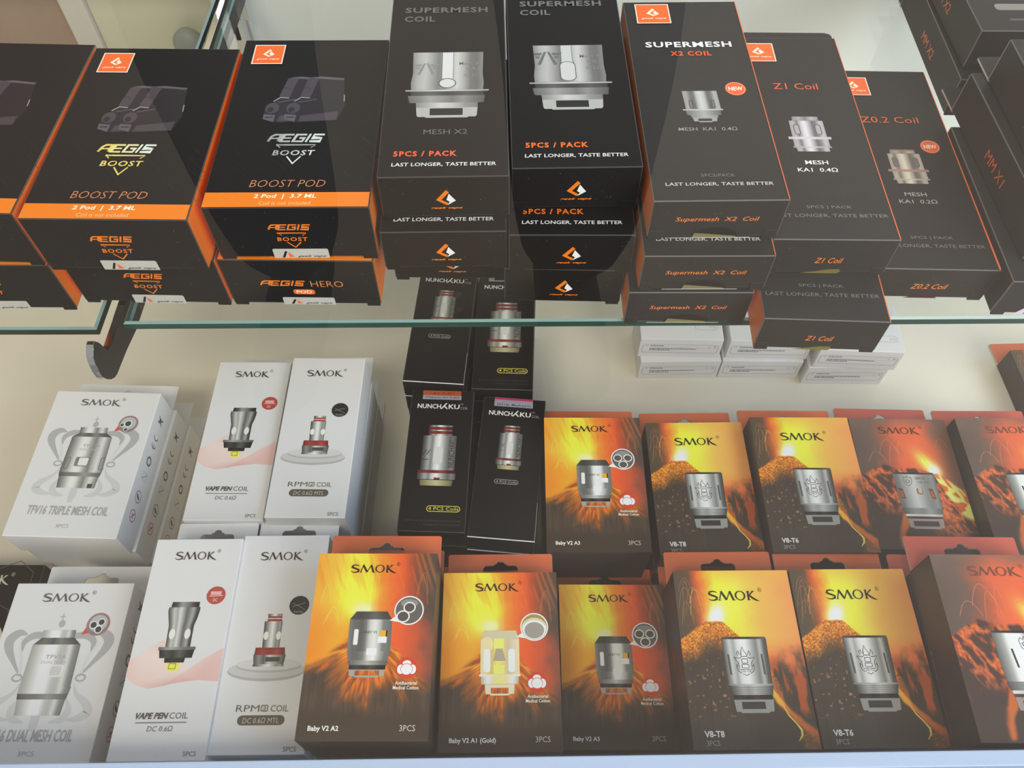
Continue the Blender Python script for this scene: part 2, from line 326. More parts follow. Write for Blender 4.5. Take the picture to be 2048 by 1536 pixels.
def volcano_red(x, y):
    n = fbm(x*.13+23, y*.13, 4); w = (n-.5)*10
    c = rampx(x+w, [(-25, (92, 80, 74)), (-14, (100, 84, 76)), (-7, (150, 88, 70)), (-1, (196, 96, 70)), (8, (206, 98, 68)), (15, (164, 92, 72)), (19, (120, 92, 80)), (25, (104, 88, 78))])
    c = mixc(c, (112, 92, 82), sm(64, 72, y+w)*.7)
    c = mixc(c, (216, 104, 64), .95*np.exp(-(((x-9)/9.5)**2+((y-47)/12)**2)))
    c = mixc(c, (238, 214, 92), 1.1*np.exp(-(((x-9.5+(y-45)*.45)/3.6)**2+((y-45.5)/6.0)**2)))
    c = mixc(c, (250, 238, 220), 1.2*np.exp(-(((x-12)/2.8)**2+((y-41.5)/3.4)**2)))
    ridge = np.interp(x, [-25, -18, -12, -4, 6, 12, 25], [38, 42, 44.5, 42, 42.5, 39, 26])+(n-.5)*3; h = ridge-y
    u = x*.9+y*.45; v = y*.35-x*.1; rd = 1-abs(2*fbm(u*.33, v*.42+6, 4)-1)
    mc = mixc((78, 64, 58), (188, 92, 62), sm(.66, .93, rd)*.85); mc = mixc(mc, (216, 128, 74), sm(.93, .98, rd)*.6)
    mc = mixc(mc, (74, 64, 60), sm(24, 10, y+(n-.5)*16+x*.3)); c = mixc(c, mc, sm(-.6, .8, h))
    d, t = segd(x, y, [(12.5, 39), (18, 31), (25, 22)]); wd = 1.6+6.5*t; q = vn((d*1.0+x*.5)*.9, t*6)
    c = mixc(c, mixc((232, 214, 118), (202, 102, 58), sm(.45, .62, q)), sm(wd, wd*.6, d))
    d, t = segd(x, y, [(-6, 24), (-8, 15), (-11, 8), (-12, 2)]); c = mixc(c, (206, 108, 58), sm(2.2, .5, d+(n-.5)*3)*.75)
    return c
# ------------------------------------------------------------------ logos drawn as strokes
def logo_smok(a, x0, x1, y0, y1, col):
    w = (x1-x0)/5.0; h = y1-y0; P = lambda L: [(x0+px*w, y0+py*h) for px, py in L]; k = w
    a.line(P([(.93, .80), (.80, .95), (.48, 1.0), (.2, .9), (.14, .72), (.34, .58), (.66, .46), (.9, .32), (.86, .12), (.55, 0), (.25, .03), (.02, .2)]), [k*.03, k*.09, k*.12, k*.15, k*.17, k*.19, k*.19, k*.18, k*.16, k*.12, k*.09, k*.03], col)
    a.line(P([(1.1, 0), (1.38, 1)]), k*.1, col); a.line(P([(1.34, 1), (1.8, .04)]), k*.21, col); a.line(P([(1.8, .04), (2.22, 1)]), k*.09, col); a.line(P([(2.2, 1), (2.5, 0)]), k*.2, col)
    a.line(P([(1.0, .02), (1.24, .02)]), h*.07, col); a.line(P([(2.36, .02), (2.68, .02)]), h*.07, col)
    n = 32; p = []
    for i in range(n+1):
        t = 2*math.pi*i/n; p += [(x0+w*(3.18+.52*math.cos(t)), y0+h*(.5+.53*math.sin(t))), (x0+w*(3.18+.36*math.cos(t)), y0+h*(.5+.44*math.sin(t)))]
    a.add(p, [(2*i, 2*i+2, 2*i+3, 2*i+1) for i in range(n)], col)
    a.line(P([(3.98, 0), (3.98, 1)]), k*.18, col); a.line(P([(3.86, .02), (4.14, .02)]), h*.07, col); a.line(P([(3.84, .98), (4.1, .98)]), h*.06, col)
    a.line(P([(4.5, 1), (4.02, .48)]), [k*.13, k*.09], col); a.line(P([(4.36, .97), (4.62, .97)]), h*.06, col)
    a.line(P([(4.06, .56), (4.38, .22), (4.7, 0), (5.0, -.12)]), [k*.16, k*.2, k*.16, k*.02], col)
    r = w*.19; cx, cy = x1+r*.9, y1+h*.12
    a.ring(cx, cy, r, r*1.15, r*.16, col, n=16); a.text('R', cx-r*.42, cx+r*.42, cy-r*.5, cy+r*.5, col)
def logo_aegis(a, x0, x1, y0, y1, col, sh=.30, col2=None):
    w = (x1-x0)/(4.95+sh); h = y1-y0
    P = lambda L: [(x0+(px+.12+py*sh)*w, y0+(.1+py*.8)*h) for px, py in L]; k = h*.21
    def C(i): return col if col2 is None else tuple(col[j]*(1-i/4)+col2[j]*i/4 for j in range(3))
    a.line(P([(-.05, 0), (.0, .75), (.2, 1), (.85, 1), (.85, 0)]), k, C(0)); a.line(P([(.0, .45), (.85, .45)]), k*.8, C(0))
    a.line(P([(1.95, 1), (1.1, 1), (1.1, 0), (1.95, 0)]), k, C(1)); a.line(P([(1.1, .5), (1.85, .5)]), k*.8, C(1))
    a.line(P([(3.1, 1), (2.2, 1), (2.2, 0), (3.05, 0), (3.05, .5), (2.6, .5)]), k, C(2))
    a.line(P([(3.4, -.12), (3.4, 1.12)]), w*.2, C(3))
    a.line(P([(4.7, 1), (3.78, 1), (3.78, .52), (4.62, .48), (4.62, 0), (3.7, 0)]), k, C(4))
def logo_boost(a, x0, x1, y0, y1, yt0, yt1, col, col2=None, wl=.55):
    """triangle outline broken by the word BOOST; x0..x1 word extent, y0..y1 word height, yt1 top bar, yt0 lower tip"""
    c2 = col2 or col; cx = (x0+x1)/2+.3; tw = (x1-x0)*.47
    a.line([(cx-tw+1.6, (y1+yt1)/2-.1), (cx-tw, yt1), (cx+tw, yt1), (cx+tw-1.6, (y1+yt1)/2-.1)], wl, col)
    a.line([(cx-2.6, y0-.5), (cx, yt0), (cx+2.6, y0-.5)], wl, c2)
    a.text('BOOST', x0, x1, y0, y1, col, bold=.02, shear=.12, space=1.15, col2=c2)
DIA_O = [(.53, 1), (0, .35), (.53, 0), (.62, .14), (.27, .35), (.68, .85)]
DIA_W = [(.66, .76), (1, .30), (.56, 0), (.69, .22), (.53, .35)]
def logo_geek(a, cx, cy, w, h, co, cw, text=None):
    a.poly([(cx-w/2+px*w, cy-h/2+py*h) for px, py in DIA_O], co); a.poly([(cx-w/2+px*w, cy-h/2+py*h) for px, py in DIA_W], cw)
    if text: a.text('geek vape', *text, co, bold=.03, shear=.45, space=1.05)
def brand_square(a, x0, x1, y0, y1):
    a.rect(x0, x1, y0, y1, UP(235, 228, 212)); a.rect(x0+.45, x1-.45, y0+.45, y1-.45, UP(232, 106, 50))
    c = UP(238, 225, 205); cx = (x0+x1)/2; logo_geek(a, cx, y0+(y1-y0)*.57, (x1-x0)*.38, (y1-y0)*.40, c, c)
    a.text('geek vape', x0+(x1-x0)*.14, x1-(x1-x0)*.12, y0+(y1-y0)*.2, y0+(y1-y0)*.31, c, bold=.01, shear=.4)
# ------------------------------------------------------------------ pictures of the coils
def frame_hole(a, y1, y0, xl, xr, hx0, hx1, hy0, hy1, col, cut=1.2):
    """flat metal foot with an open window: drawn as four bands so that the picture behind shows"""
    a.poly([(xl, y1), (xl+.3, hy0), (hx0, hy0), (hx0, y1)], col); a.poly([(hx1, y1), (hx1, hy0), (xr-.3, hy0), (xr, y1)], col)
    a.poly([(xl+.3, hy0), (xl+.3+cut*.2, y0+.5), (xl+cut+.8, y0+.5), (xl+cut+1.2, y0), (xr-cut-1.2, y0), (xr-cut-.8, y0+.5), (xr-.3-cut*.2, y0+.5), (xr-.3, hy0)], col)
    if hy1 < y1: a.rect(hx0, hx1, hy1, y1, col)
def pic_v8(a, t6=False):
    st = grey(70, 130, 182, 150, 196, 212, 214, 186, 150, 120, 168, 92, 70)
    a.bar(42.2, -8.0, 10.4, 24.2, -7.8, 10.0, st); a.bar(42.9, -7.6, 10.0, 42.0, -8.0, 10.4, grey(80, 60, 46, 50, 70, 92))
    a.bar(24.3, -7.6, 10.3, 23.6, -7.4, 10.3, grey(110, 150, 170, 180, 160, 120))
    a.bar(23.6, -7.0, 10.1, 20.1, -6.6, 9.4, grey(60, 120, 165, 150, 176, 150, 120, 60))
    for i in range(4): a.line([(-6.9, 23-.75*i), (9.9, 23-.75*i)], .16, LO(96, 96, 92))
    a.bar(20.0, -6.3, 9.2, 18.4, -6.2, 9.0, grey(40, 62, 52, 66, 50, 40))
    frame_hole(a, 18.3, 13.3, -6.3, 9.3, -3.4, 5.8, 14.8, 17.5, LO(140, 140, 134)); a.rect(-3.4, 5.8, 14.8, 17.5, LO(66, 63, 60))
    for x in (-6.4, 7.1): a.poly([(x, 36), (x+.75, 35.8), (x+.9, 27.8), (x+.1, 28)], LO(84, 84, 82))
    c = LO(88, 86, 82); cx = .3                                         # flaming crest engraved on the metal
    a.line([(cx-2.5, 35.2), (cx-2.9, 36.4), (cx-2.2, 37.2), (cx-1.9, 36), (cx-1.2, 35.4), (cx-1.0, 37.2), (cx-.2, 38.9), (cx+.1, 37.3), (cx+.9, 36.2), (cx+1.1, 35.2), (cx+1.7, 36.1), (cx+2.1, 37.2), (cx+2.7, 36), (cx+2.4, 35.1)], .26, c)
    a.line([(cx-4.2, 34.7), (cx-1.8, 34.3), (cx-1.1, 35), (cx+1.1, 35), (cx+1.8, 34.3), (cx+4.2, 34.7), (cx+3.2, 33.2), (cx+2.6, 32.6), (cx+2.6, 30.2)], .28, c)
    a.line([(cx-4.2, 34.7), (cx-3.2, 33.2), (cx-2.6, 32.6), (cx-2.6, 30.2)], .28, c)
    a.rframe(cx-1.3, cx+1.3, 32.2, 34.2, .5, .28, c); a.rframe(cx-1.5, cx+1.5, 30.3, 32.0, .4, .28, c)
    for s in (-1, 1): a.line([(cx+s*3.2, 32.3), (cx+s*3.5, 30.8), (cx+s*3.0, 29.2), (cx+s*1.8, 28.4)], .3, c); a.line([(cx+s*3.6, 31.6), (cx+s*2.9, 31.2)], .3, c)
    a.line([(cx-2.6, 29.8), (cx+2.6, 29.8)], .22, c); a.text('V8-T6' if t6 else 'V8-T8', cx-1.9, cx+1.9, 28.7, 29.5, c); a.line([(cx-1.3, 28.2), (cx, 27.5), (cx+1.3, 28.2)], .26, c)
def arcs(a, seeds, col, w=.16):
    for x, y, dx, h in seeds: a.line([(x+dx*t, y+h*4*t*(1-t)) for t in [i/9 for i in range(10)]], w, col)
def cover_v8(name, t6):
    a = Art(); a.grid(volcano_yellow, -24.45, 24.45, 0, 71.2, 150, 218)
    arcs(a, [(-23, 48, 5, 10), (-23.5, 55, 6, 9), (-23, 62, 6, 6), (-22, 50, 4, 17), (-21, 52, 7, 12)], LO(150, 104, 78))
    arcs(a, [(-13, 57, -6, 6), (-14, 52, -5, 12)], LO(210, 140, 80))
    a.line([(12.8, 15.6), (14.2, 12.4), (16.6, 9.4), (18.2, 7.0), (18.0, 5.0), (16.4, 3.0)], [.3, .5, .45, .8, .7, .2], LO(206, 184, 88))
    b = Art(); pic_v8(b, t6); c = Art()
    logo_smok(c, -10.9, 10.5, 58.2, 62.1, LO(48, 42, 30)); c.text(name, -19.6, -11.9, 4.5, 6.9, LO(205, 200, 192), bold=.03); c.text('3PCS', -19.2, -14.1, 1.5, 3.4, LO(150, 143, 136))
    return [('volcano_picture', a, 'print'), ('coil_picture', b, 'print'), ('cover_lettering', c, 'print')]
def bubble(a, cx, cy, r, tip, kind):
    a.poly([(cx-r*.8, cy-r*.35), (cx-r*.35, cy-r*.85), tip], LO(232, 226, 216)); a.ell(cx, cy, r, r, LO(236, 230, 222)); a.ell(cx, cy, r*.91, r*.91, LO(96, 94, 90))
    ring = LO(206, 204, 198); dk = LO(78, 76, 72)
    if kind == 'A1':
        a.ell(cx, cy, r*.91, r*.91, LO(150, 134, 84)); a.ring(cx, cy-r*.05, r*.88, r*.7, r*.1, LO(206, 196, 150)); a.ell(cx, cy-r*.18, r*.82, r*.7, LO(230, 228, 222)); a.ell(cx, cy-r*.24, r*.7, r*.58, LO(146, 140, 132))
    else:
        a.ell(cx, cy+r*.5, r*.6, r*.28, LO(130, 130, 126))
        for dx, dy, rr in ([(.02, .2, .42), (-.38, -.42, .46)] if kind == 'A2' else [(-.42, .1, .38), (.42, .1, .38), (0, -.52, .4)]):
            q = min(rr, .9-math.hypot(dx, dy)*.62); a.ell(cx+dx*r, cy+dy*r, rr*r, q*r*.92, ring); a.ell(cx+dx*r, cy+dy*r, rr*r*.78, q*r*.7, dk)
            for k in range(-2, 3): a.line([(cx+dx*r-rr*r*.6, cy+dy*r+k*q*r*.22), (cx+dx*r+rr*r*.6, cy+dy*r+k*q*r*.22)], .1, LO(112, 110, 104))
def cover_baby(kind, name):
    a = Art(); a.grid(volcano_orange, -23.85, 23.85, 0, 70.9, 140, 208)
    arcs(a, [(-19, 42, 6, 5), (-18, 43, 5, 6), (-21, 50, 4, 8)], LO(232, 190, 96)); arcs(a, [(16, 50, 5, 12), (17, 54, 4, 9), (6, 52, 5, 6), (6, 47, 4, 5)], LO(176, 104, 76))
    b = Art()
    if kind == 'A1':
        sv = lambda *v: [(i/(len(v)-1), LO(*q)) for i, q in enumerate(v)]
        cr, yl, wh, bg = (214, 196, 150), (246, 222, 110), (232, 226, 206), (176, 164, 132)
        b.poly([(-6.6, 46.2), (6.4, 46.2), (7.6, 42.6), (-8, 42.6)], LO(188, 180, 150)); b.bar(42.6, -8, 7.6, 28.7, -8, 7.7, sv(cr, (222, 192, 140), (196, 170, 110), yl, (210, 190, 120), (186, 172, 140), (200, 190, 166), cr))
        b.ell(-5.3, 40.6, 2.4, 3, LO(226, 196, 150)); b.rect(-2.6, 1.4, 39, 43, LO(*yl)); b.poly([(-1.8, 38.9), (.8, 38.9), (2.2, 34), (-3, 34)], LO(160, 150, 128)); b.rect(-2.7, 1.6, 29, 32.4, LO(*yl))
        for x in (-5.35, 4.5): b.rrect(x-1.35, x+1.35, 29.6, 38.8, 1.1, LO(*wh))
        b.bar(28.8, -8.5, 8, 28, -8.4, 8, sv(wh, cr, wh)); b.bar(28, -7.8, 7.4, 25, -7.6, 7.1, sv(bg, wh, cr, yl, cr, wh, bg)); frame_hole(b, 24.9, 20.7, -6.2, 5.6, -3.8, 3.2, 21.4, 23.6, LO(206, 198, 172))
    else:
        lo = .82 if kind == 'A2' else 1.0; g = lambda *v: grey(*[q*lo+ (20 if kind == 'A2' else 6) for q in v])
        b.bar(47.1, -6.4, 5.6, 44, -8.7, 7.6, g(70, 62, 74, 92, 70, 58)); b.bar(44, -8.7, 7.6, 31.8, -8.6, 7.8, g(120, 96, 92, 84, 110, 200, 222, 196, 120, 110, 96))
        b.bar(31.8, -8.6, 7.8, 28.4, -7.8, 7.0, g(110, 92, 96, 120, 215, 232, 170, 110, 100)); b.bar(28.4, -7.9, 7.2, 26.7, -7.5, 6.8, g(90, 120, 150, 190, 160, 110, 80))
        for i in range(3): b.line([(-7.7, 28-.5*i), (7, 28-.5*i)], .13, LO(92, 90, 84))
        b.bar(26.7, -7.3, 6.6, 25.1, -7.2, 6.4, g(30, 60, 44, 70, 40, 26)); frame_hole(b, 25.0, 22.2, -7.2, 6.4, -4.9, 4.3, 22.9, 24.7, LO(150, 148, 140))
        b.rrect(-6.6, -4.9, 34.2, 40.2, .5, LO(212, 208, 200)); b.rect(3.5, 5.6, 37.4, 39.8, LO(224, 160, 40)); b.rect(5.6, 6.2, 37.4, 39.8, LO(70, 50, 40)); b.rect(2.7, 6.1, 35, 37.4, LO(232, 228, 220))
        b.text('BABY V2', -3, 2.2, 38.6, 39.6, LO(70, 66, 62), bold=.01); b.rect(-1.2, 2.6, 30.4, 33, LO(226, 224, 216))
    bubble(b, 13.9, 47.6, 5.75, (6.6, 43.6), kind)
    b.ell(14.5, 25.6, 3.9, 3.9, LO(190, 72, 56)); wc = LO(236, 228, 220)
    b.ell(12.3, 25.2, 1.35, 1.75, wc); b.ell(16.7, 25.2, 1.35, 1.75, wc); b.ell(14.5, 27.4, 1.6, 1.1, wc); b.ell(14.5, 25.3, 2.3, 2.1, LO(198, 92, 74)); b.ell(14.5, 25.2, 2.1, 1.95, wc)
    c = Art(); logo_smok(c, -10.6, 7.8, 62.9, 66.0, LO(62, 48, 34))
    c.text('Antibacterial', 10.6, 18.7, 19.6, 20.9, LO(226, 206, 192), bold=.015); c.text('Medical Cotton', 9.9, 19.4, 17.9, 19.2, LO(226, 206, 192), bold=.015)
    c.text(name, -19.7, -1.8 if '(' in name else -8.6, 2.9, 5.2, LO(222, 214, 204), bold=.025); c.text('3PCS', 13.4, 19.1, 3.4, 5.5, LO(186, 176, 166))
    return [('volcano_picture', a, 'print'), ('coil_picture', b, 'print'), ('cover_lettering', c, 'print')]
def cover_red(bright):
    a = Art(); a.grid(volcano_red, -24.45, 24.45, 0, 71.2, 150, 218)
    arcs(a, [(-13, 50, 10, 9), (-4, 46, 4, 12), (-9, 45, 7, 11), (-19, 46, 9, 6), (16, 55, 6, 5), (2, 47, 7, 5)], LO(196, 120, 88))
    b = Art(); g = grey(92, 122, 150, 206, 226, 236, 214, 150, 128, 150, 110, 92) if bright else grey(96, 110, 136, 150, 168, 176, 160, 140, 124, 120, 128, 100)
    b.bar(39.8, -9.2, 11.2, 21.4, -8.6, 10.9, g); b.bar(40.4, -8.8, 10.8, 39.5, -9.2, 11.2, grey(70, 56, 50, 60, 76))
    if not bright:
        for x in (-8.0, 6.6): b.poly([(x, 32), (x+2, 31.6), (x+2.6, 26.2), (x+.6, 26.4)], LO(104, 74, 60)); b.poly([(x+.5, 30.6), (x+1.6, 30.4), (x+2, 27), (x+.9, 27.2)], LO(166, 88, 58))
        b.rrect(.6, 3.6, 28.6, 32, 1.2, LO(112, 98, 84)); b.rrect(1.4, 3.2, 29.2, 32, .7, LO(176, 160, 138))
        b.text('SMOK', 1.2, 6.4, 36.6, 38.0, LO(104, 96, 88), bold=.01); b.text('V8-T8', 1.8, 7.6, 34.6, 35.8, LO(104, 96, 88), bold=.01); cx, cy = -2.6, 35.6
    else:
        b.poly([(-3.4, 33.6), (-2.6, 33.5), (-2.0, 26.4), (-2.8, 26.6)], LO(66, 64, 62)); cx, cy = 2.6, 35.2
    c = LO(112, 106, 98)
    b.line([(cx-2, cy+1.4), (cx-1.2, cy+2.6), (cx-.3, cy+1.8), (cx+.2, cy+3), (cx+1, cy+1.7), (cx+1.9, cy+2.2), (cx+2.1, cy+.6), (cx+1.6, cy-1.2), (cx, cy-2.6), (cx-1.6, cy-1.2), (cx-2, cy+1.4)], .3, c); b.line([(cx-1.2, cy+.6), (cx, cy-1), (cx+1.2, cy+.6)], .3, c); b.ring(cx, cy, 1, 1, .28, c)
    b.bar(21.4, -8.8, 11, 18.2, -8, 10.2, grey(76, 110, 130, 120, 140, 116, 90)); b.bar(18.2, -7.6, 9.9, 17, -7.5, 9.9, grey(190, 176, 170, 180, 150))
    b.bar(17, -7.4, 9.8, 15.8, -7.3, 9.7, grey(90, 70, 74, 90, tint=(1, .78, .7))); frame_hole(b, 15.8, 10.6, -7.3, 9.6, -4.9, 7.2, 11.9, 14.6, LO(140, 128, 122)); b.rect(-4.9, 7.2, 11.9, 14.6, LO(74, 68, 66))
    c2 = Art(); logo_smok(c2, -11.0, 10.2, 62.4, 66, LO(84, 60, 52) if not bright else LO(110, 72, 62))
    return [('volcano_picture', a, 'print'), ('coil_picture', b, 'print'), ('cover_lettering', c2, 'print')]
def cover_tfv(W, dual):
    g = LO(158, 158, 156); gl = LO(182, 182, 180); a = Art(); oy = 1.6 if dual else 0
    Y = lambda p: [(x, y+oy) for x, y in p]
    for s in (-1, 1):                                                   # crown ornament behind the coil
        a.curve(Y([(s*12.2, 39), (s*16, 44), (s*20, 50), (s*20.6, 54), (s*17.6, 56.6), (s*14.2, 56)]), [.6, 1.6, 3.4, 4.2, 3.2, .6], g); a.curve(Y([(s*12.6, 40), (s*13.6, 46), (s*15.6, 51), (s*15.4, 54.4)]), 1.3, LO(190, 190, 188))
        a.curve(Y([(s*6, 55.4), (s*11, 55.6), (s*14.4, 53), (s*14.2, 49)]), [2.6, 3, 2.4, .4], g); a.ring(s*13.0, 38.3+oy, 2.3, 1.7, .8, g)
        a.curve(Y([(s*11, 36), (s*13, 32), (s*18, 28), (s*19.4, 24.6), (s*15.5, 22.4), (s*11.6, 22)]), [.4, 1.6, 3.2, 3.6, 2.6, .6], gl); a.curve(Y([(s*9.6, 30), (s*11.4, 26), (s*10, 22.4), (s*5, 21)]), [.6, 2.6, 3, .6], gl)
    a.line(Y([(-.5, 27), (-.7, 21), (-.9, 17.6)]), [3.2, 3.6, 2.4], gl); a.ell(-1.0, 60.6+oy, 1.4, 1.6, g); a.line(Y([(-1.3, 62), (-1.4, 65)]), .45, g); a.line(Y([(-2.6, 63.6), (-.2, 63.6)]), .4, g)
    b = Art(); st = grey(150, 168, 190, 226, 240, 232, 176, 168, 196, 130, 110) if dual else grey(96, 126, 160, 196, 206, 196, 150, 120, 168, 196, 150, 110)
    b.bar(58.8+oy*.4, -8, 5.8, 55.6+oy*.4, -7.8, 6.0, st); b.bar(55.6+oy*.4, -7.6, 6.0, 53.4, -10.4, 9.2, grey(86, 110, 90, 120, 96, 80)); b.bar(53.4, -10.6, 9.3, 33.7, -10.8, 9.9, st); b.bar(33.7, -10.8, 9.8, 31.4, -10.4, 9.4, grey(80, 110, 120, 140, 120, 92)); b.bar(31.4, -10.2, 9.2, 25.2, -9.5, 8.8, st)
    b.bar(36.4, -10.9, 10.2, 33.6, -10.7, 9.8, st)
    if dual: b.rrect(-1.2, 5.0, 40.2, 45.1, 1.0, LO(206, 204, 200)); b.rrect(-.2, 4.2, 40.8, 44.6, .8, LO(186, 184, 180))
    else:
        b.rrect(-5.0, 2.5, 36.9, 42.0, .8, LO(120, 120, 118)); b.rrect(-3.2, 1.4, 37.4, 41.6, .6, LO(206, 204, 200)); b.rect(5.0, 7.4, 25.3, 27.6, LO(84, 84, 82))
        for s in (-9.6, 7.4): b.rframe(s, s+2.2, 35.2, 42, .8, .45, LO(110, 108, 106))
    b.text('TFV16', -3.8, 4.6, 47.6, 49.2, LO(146, 144, 142), bold=.01); b.text('DUAL MESH' if dual else 'TRIPLE MESH', -5, 5, 45.6, 46.8, LO(160, 158, 156))
    bx, by = (14.4, 61.9) if dual else (15.2, 61.3); b.poly([(bx-4.6, by-1), (bx-2.6, by-3.6), (bx-6.0, by-4.4)], LO(186, 84, 78)); b.ell(bx, by, 4.9, 4.9, LO(186, 104, 98)); b.ell(bx, by, 4.6, 4.6, LO(120, 120, 118)); b.ell(bx, by+.4, 3.9, 3.6, LO(166, 166, 164))
    for dx, dy, rr in ([(-1.9, -.3, 1.7), (.6, -2.2, 1.7), (1.2, .9, 1.6)] if dual else [(-.1, .2, 2.0), (-3.0, -.6, 1.1), (-.4, -3.2, 1.1)]): b.ell(bx+dx, by+dy, rr, rr, LO(206, 206, 204)); b.ell(bx+dx, by+dy, rr*.76, rr*.76, LO(74, 74, 74))
    c = Art(); logo_smok(c, -12.6, 8.4, 71.8, 75.2, LO(96, 92, 90)); yt = 15.4 if dual else 11.1
    c.text('TFV16 DUAL MESH COIL' if dual else 'TFV16 TRIPLE MESH COIL', -19.2, 19.2 if not dual else 16.2, yt, yt+4.6, LO(150, 148, 144), bold=.012, shear=.12); c.text('3PCS', -3.3, 2.9, 4.6 + (5.6 if dual else 0), 6.4+(5.6 if dual else 0), LO(160, 156, 152))
    if dual:
        for q in (a, b, c): q.v = [(x, y-4.9, z) for x, y, z in q.v]
    return [('crown_ornament', a, 'print'), ('coil_picture', b, 'print'), ('cover_lettering', c, 'print')]
def side_tfv():
    a = Art(); k = LO(78, 84, 100); r = LO(190, 96, 110); y = 9.5        # mandatory symbols in a row along the right side
    a.line([(70, y+3), (66, y-2)], .7, k); a.line([(66.5, y+3), (69.5, y-2.5)], .7, k); a.rect(66.6, 69.4, y-.4, y+2, k)
    a.ring(59, y, 2.2, 2.6, .6, k, 90, 270); a.ring(54.5, y, 2.2, 2.6, .6, k, 90, 270); a.line([(53.0, y), (54.6, y)], .5, k)
    a.ring(45, y, 2.6, 2.6, 1.0, k); a.line([(34.6, y+2.4), (38.4, y-2.4)], .35, k); a.rframe(34.4, 38.6, y-2.6, y+2.6, .3, .3, LO(150, 160, 180))
    a.ring(25.5, y, 3.2, 3.2, .4, k); a.poly([(24.2, y-2), (25.4, y-1), (27, y+1.8), (25.6, y+2), (24.2, y+.4)], k); a.ring(15.5, y, 3.2, 3.2, .55, r); a.line([(13.6, y+2), (17.4, y-2)], .45, r); a.text('18', 14.4, 16.6, y-1.2, y+1.2, k)
    return a
def cover_pen():
    a = Art(); pk, pk2 = LO(205, 181, 173), LO(210, 191, 183)
    a.add([(-18.4, 37), (-14, 40), (-9.5, 43.8), (-6.7, 45.2), (0, 40), (6, 34), (2, 29), (-2, 27.4), (-8.7, 26.3), (-14, 27.8), (-18.4, 31)], [tuple(range(11))], [LO(206, 174, 166), pk2, LO(211, 191, 183), pk, pk2, LO(210, 194, 186), LO(200, 163, 155), LO(196, 163, 155), LO(202, 169, 161), pk, LO(205, 177, 169)])
    a.add([(-4, 27.2), (4, 32.4), (12, 38.4), (18.4, 41.8), (18.4, 28.8), (10, 29.4), (2, 28.4)], [tuple(range(7))], [LO(194, 157, 149), LO(206, 178, 169), LO(210, 188, 178), LO(202, 174, 166), LO(201, 167, 159), LO(200, 163, 155), LO(195, 156, 148)])
    b = Art(); st = grey(70, 120, 176, 150, 190, 150, 96, 120, 150, 84, 60)
    b.bar(60.8, -6, 5.2, 58.6, -6.2, 5.2, grey(50, 80, 140, 110, 70, 50)); b.bar(58.6, -7, 5.8, 57, -7.1, 5.8, st); b.bar(57, -7.1, 5.8, 54.2, -6.4, 5.4, st); b.bar(54.2, -6.4, 5.4, 51, -5.6, 4.6, st); b.bar(51, -5.6, 4.6, 42.4, -5.2, 4.7, st)
    for x in (-3.6, 2.6): b.ell(x, 47.6, 1.2, 2.1, LO(206, 204, 198))
    b.bar(42.4, -7.8, 7.0, 41.2, -7.9, 7.0, grey(90, 150, 110, 90)); b.bar(41.2, -7.4, 6.7, 38, -6.7, 6.2, grey(44, 76, 60, 90, 60, 40)); b.bar(38, -4.6, 3.6, 36.2, -4.4, 3.4, grey(40, 60, 44))
    b.poly([(-3.8, 36.1), (1.8, 36.1), (1.6, 33), (-2.2, 32.9)], LO(212, 206, 96)); b.rframe(-2.4, .6, 33.6, 36, .2, .4, LO(150, 146, 60))
    b.ell(11.3, 63.5, 3.9, 3.8, LO(164, 82, 74)); b.line([(8.6, 63.2), (14.2, 63.4)], .3, LO(222, 190, 184)); b.rect(9, 13.4, 63.7, 65.2, LO(206, 160, 154)); b.text('DC', 10.4, 12.2, 60.9, 62.2, LO(228, 204, 198))
    c = Art(); logo_smok(c, -9.2, 8.6, 79.3, 82.6, LO(76, 72, 66)); c.text('VAPE PEN', -10.9, 1.6, 15, 17.3, LO(84, 80, 74), bold=.035, shear=.25); c.text('COIL', 2.1, 9.2, 15, 17.3, LO(96, 92, 86)); c.rect(-10.5, 9.1, 13.5, 13.8, LO(100, 96, 90)); c.text('DC 0.6Ω', -5.5, 4.2, 10.5, 12.5, LO(100, 96, 90), shear=.08); c.text('5PCS', 10, 14.9, 1.6, 3.3, LO(110, 106, 100))
    return [('pink_wave', a, 'print'), ('coil_picture', b, 'print'), ('cover_lettering', c, 'print')]
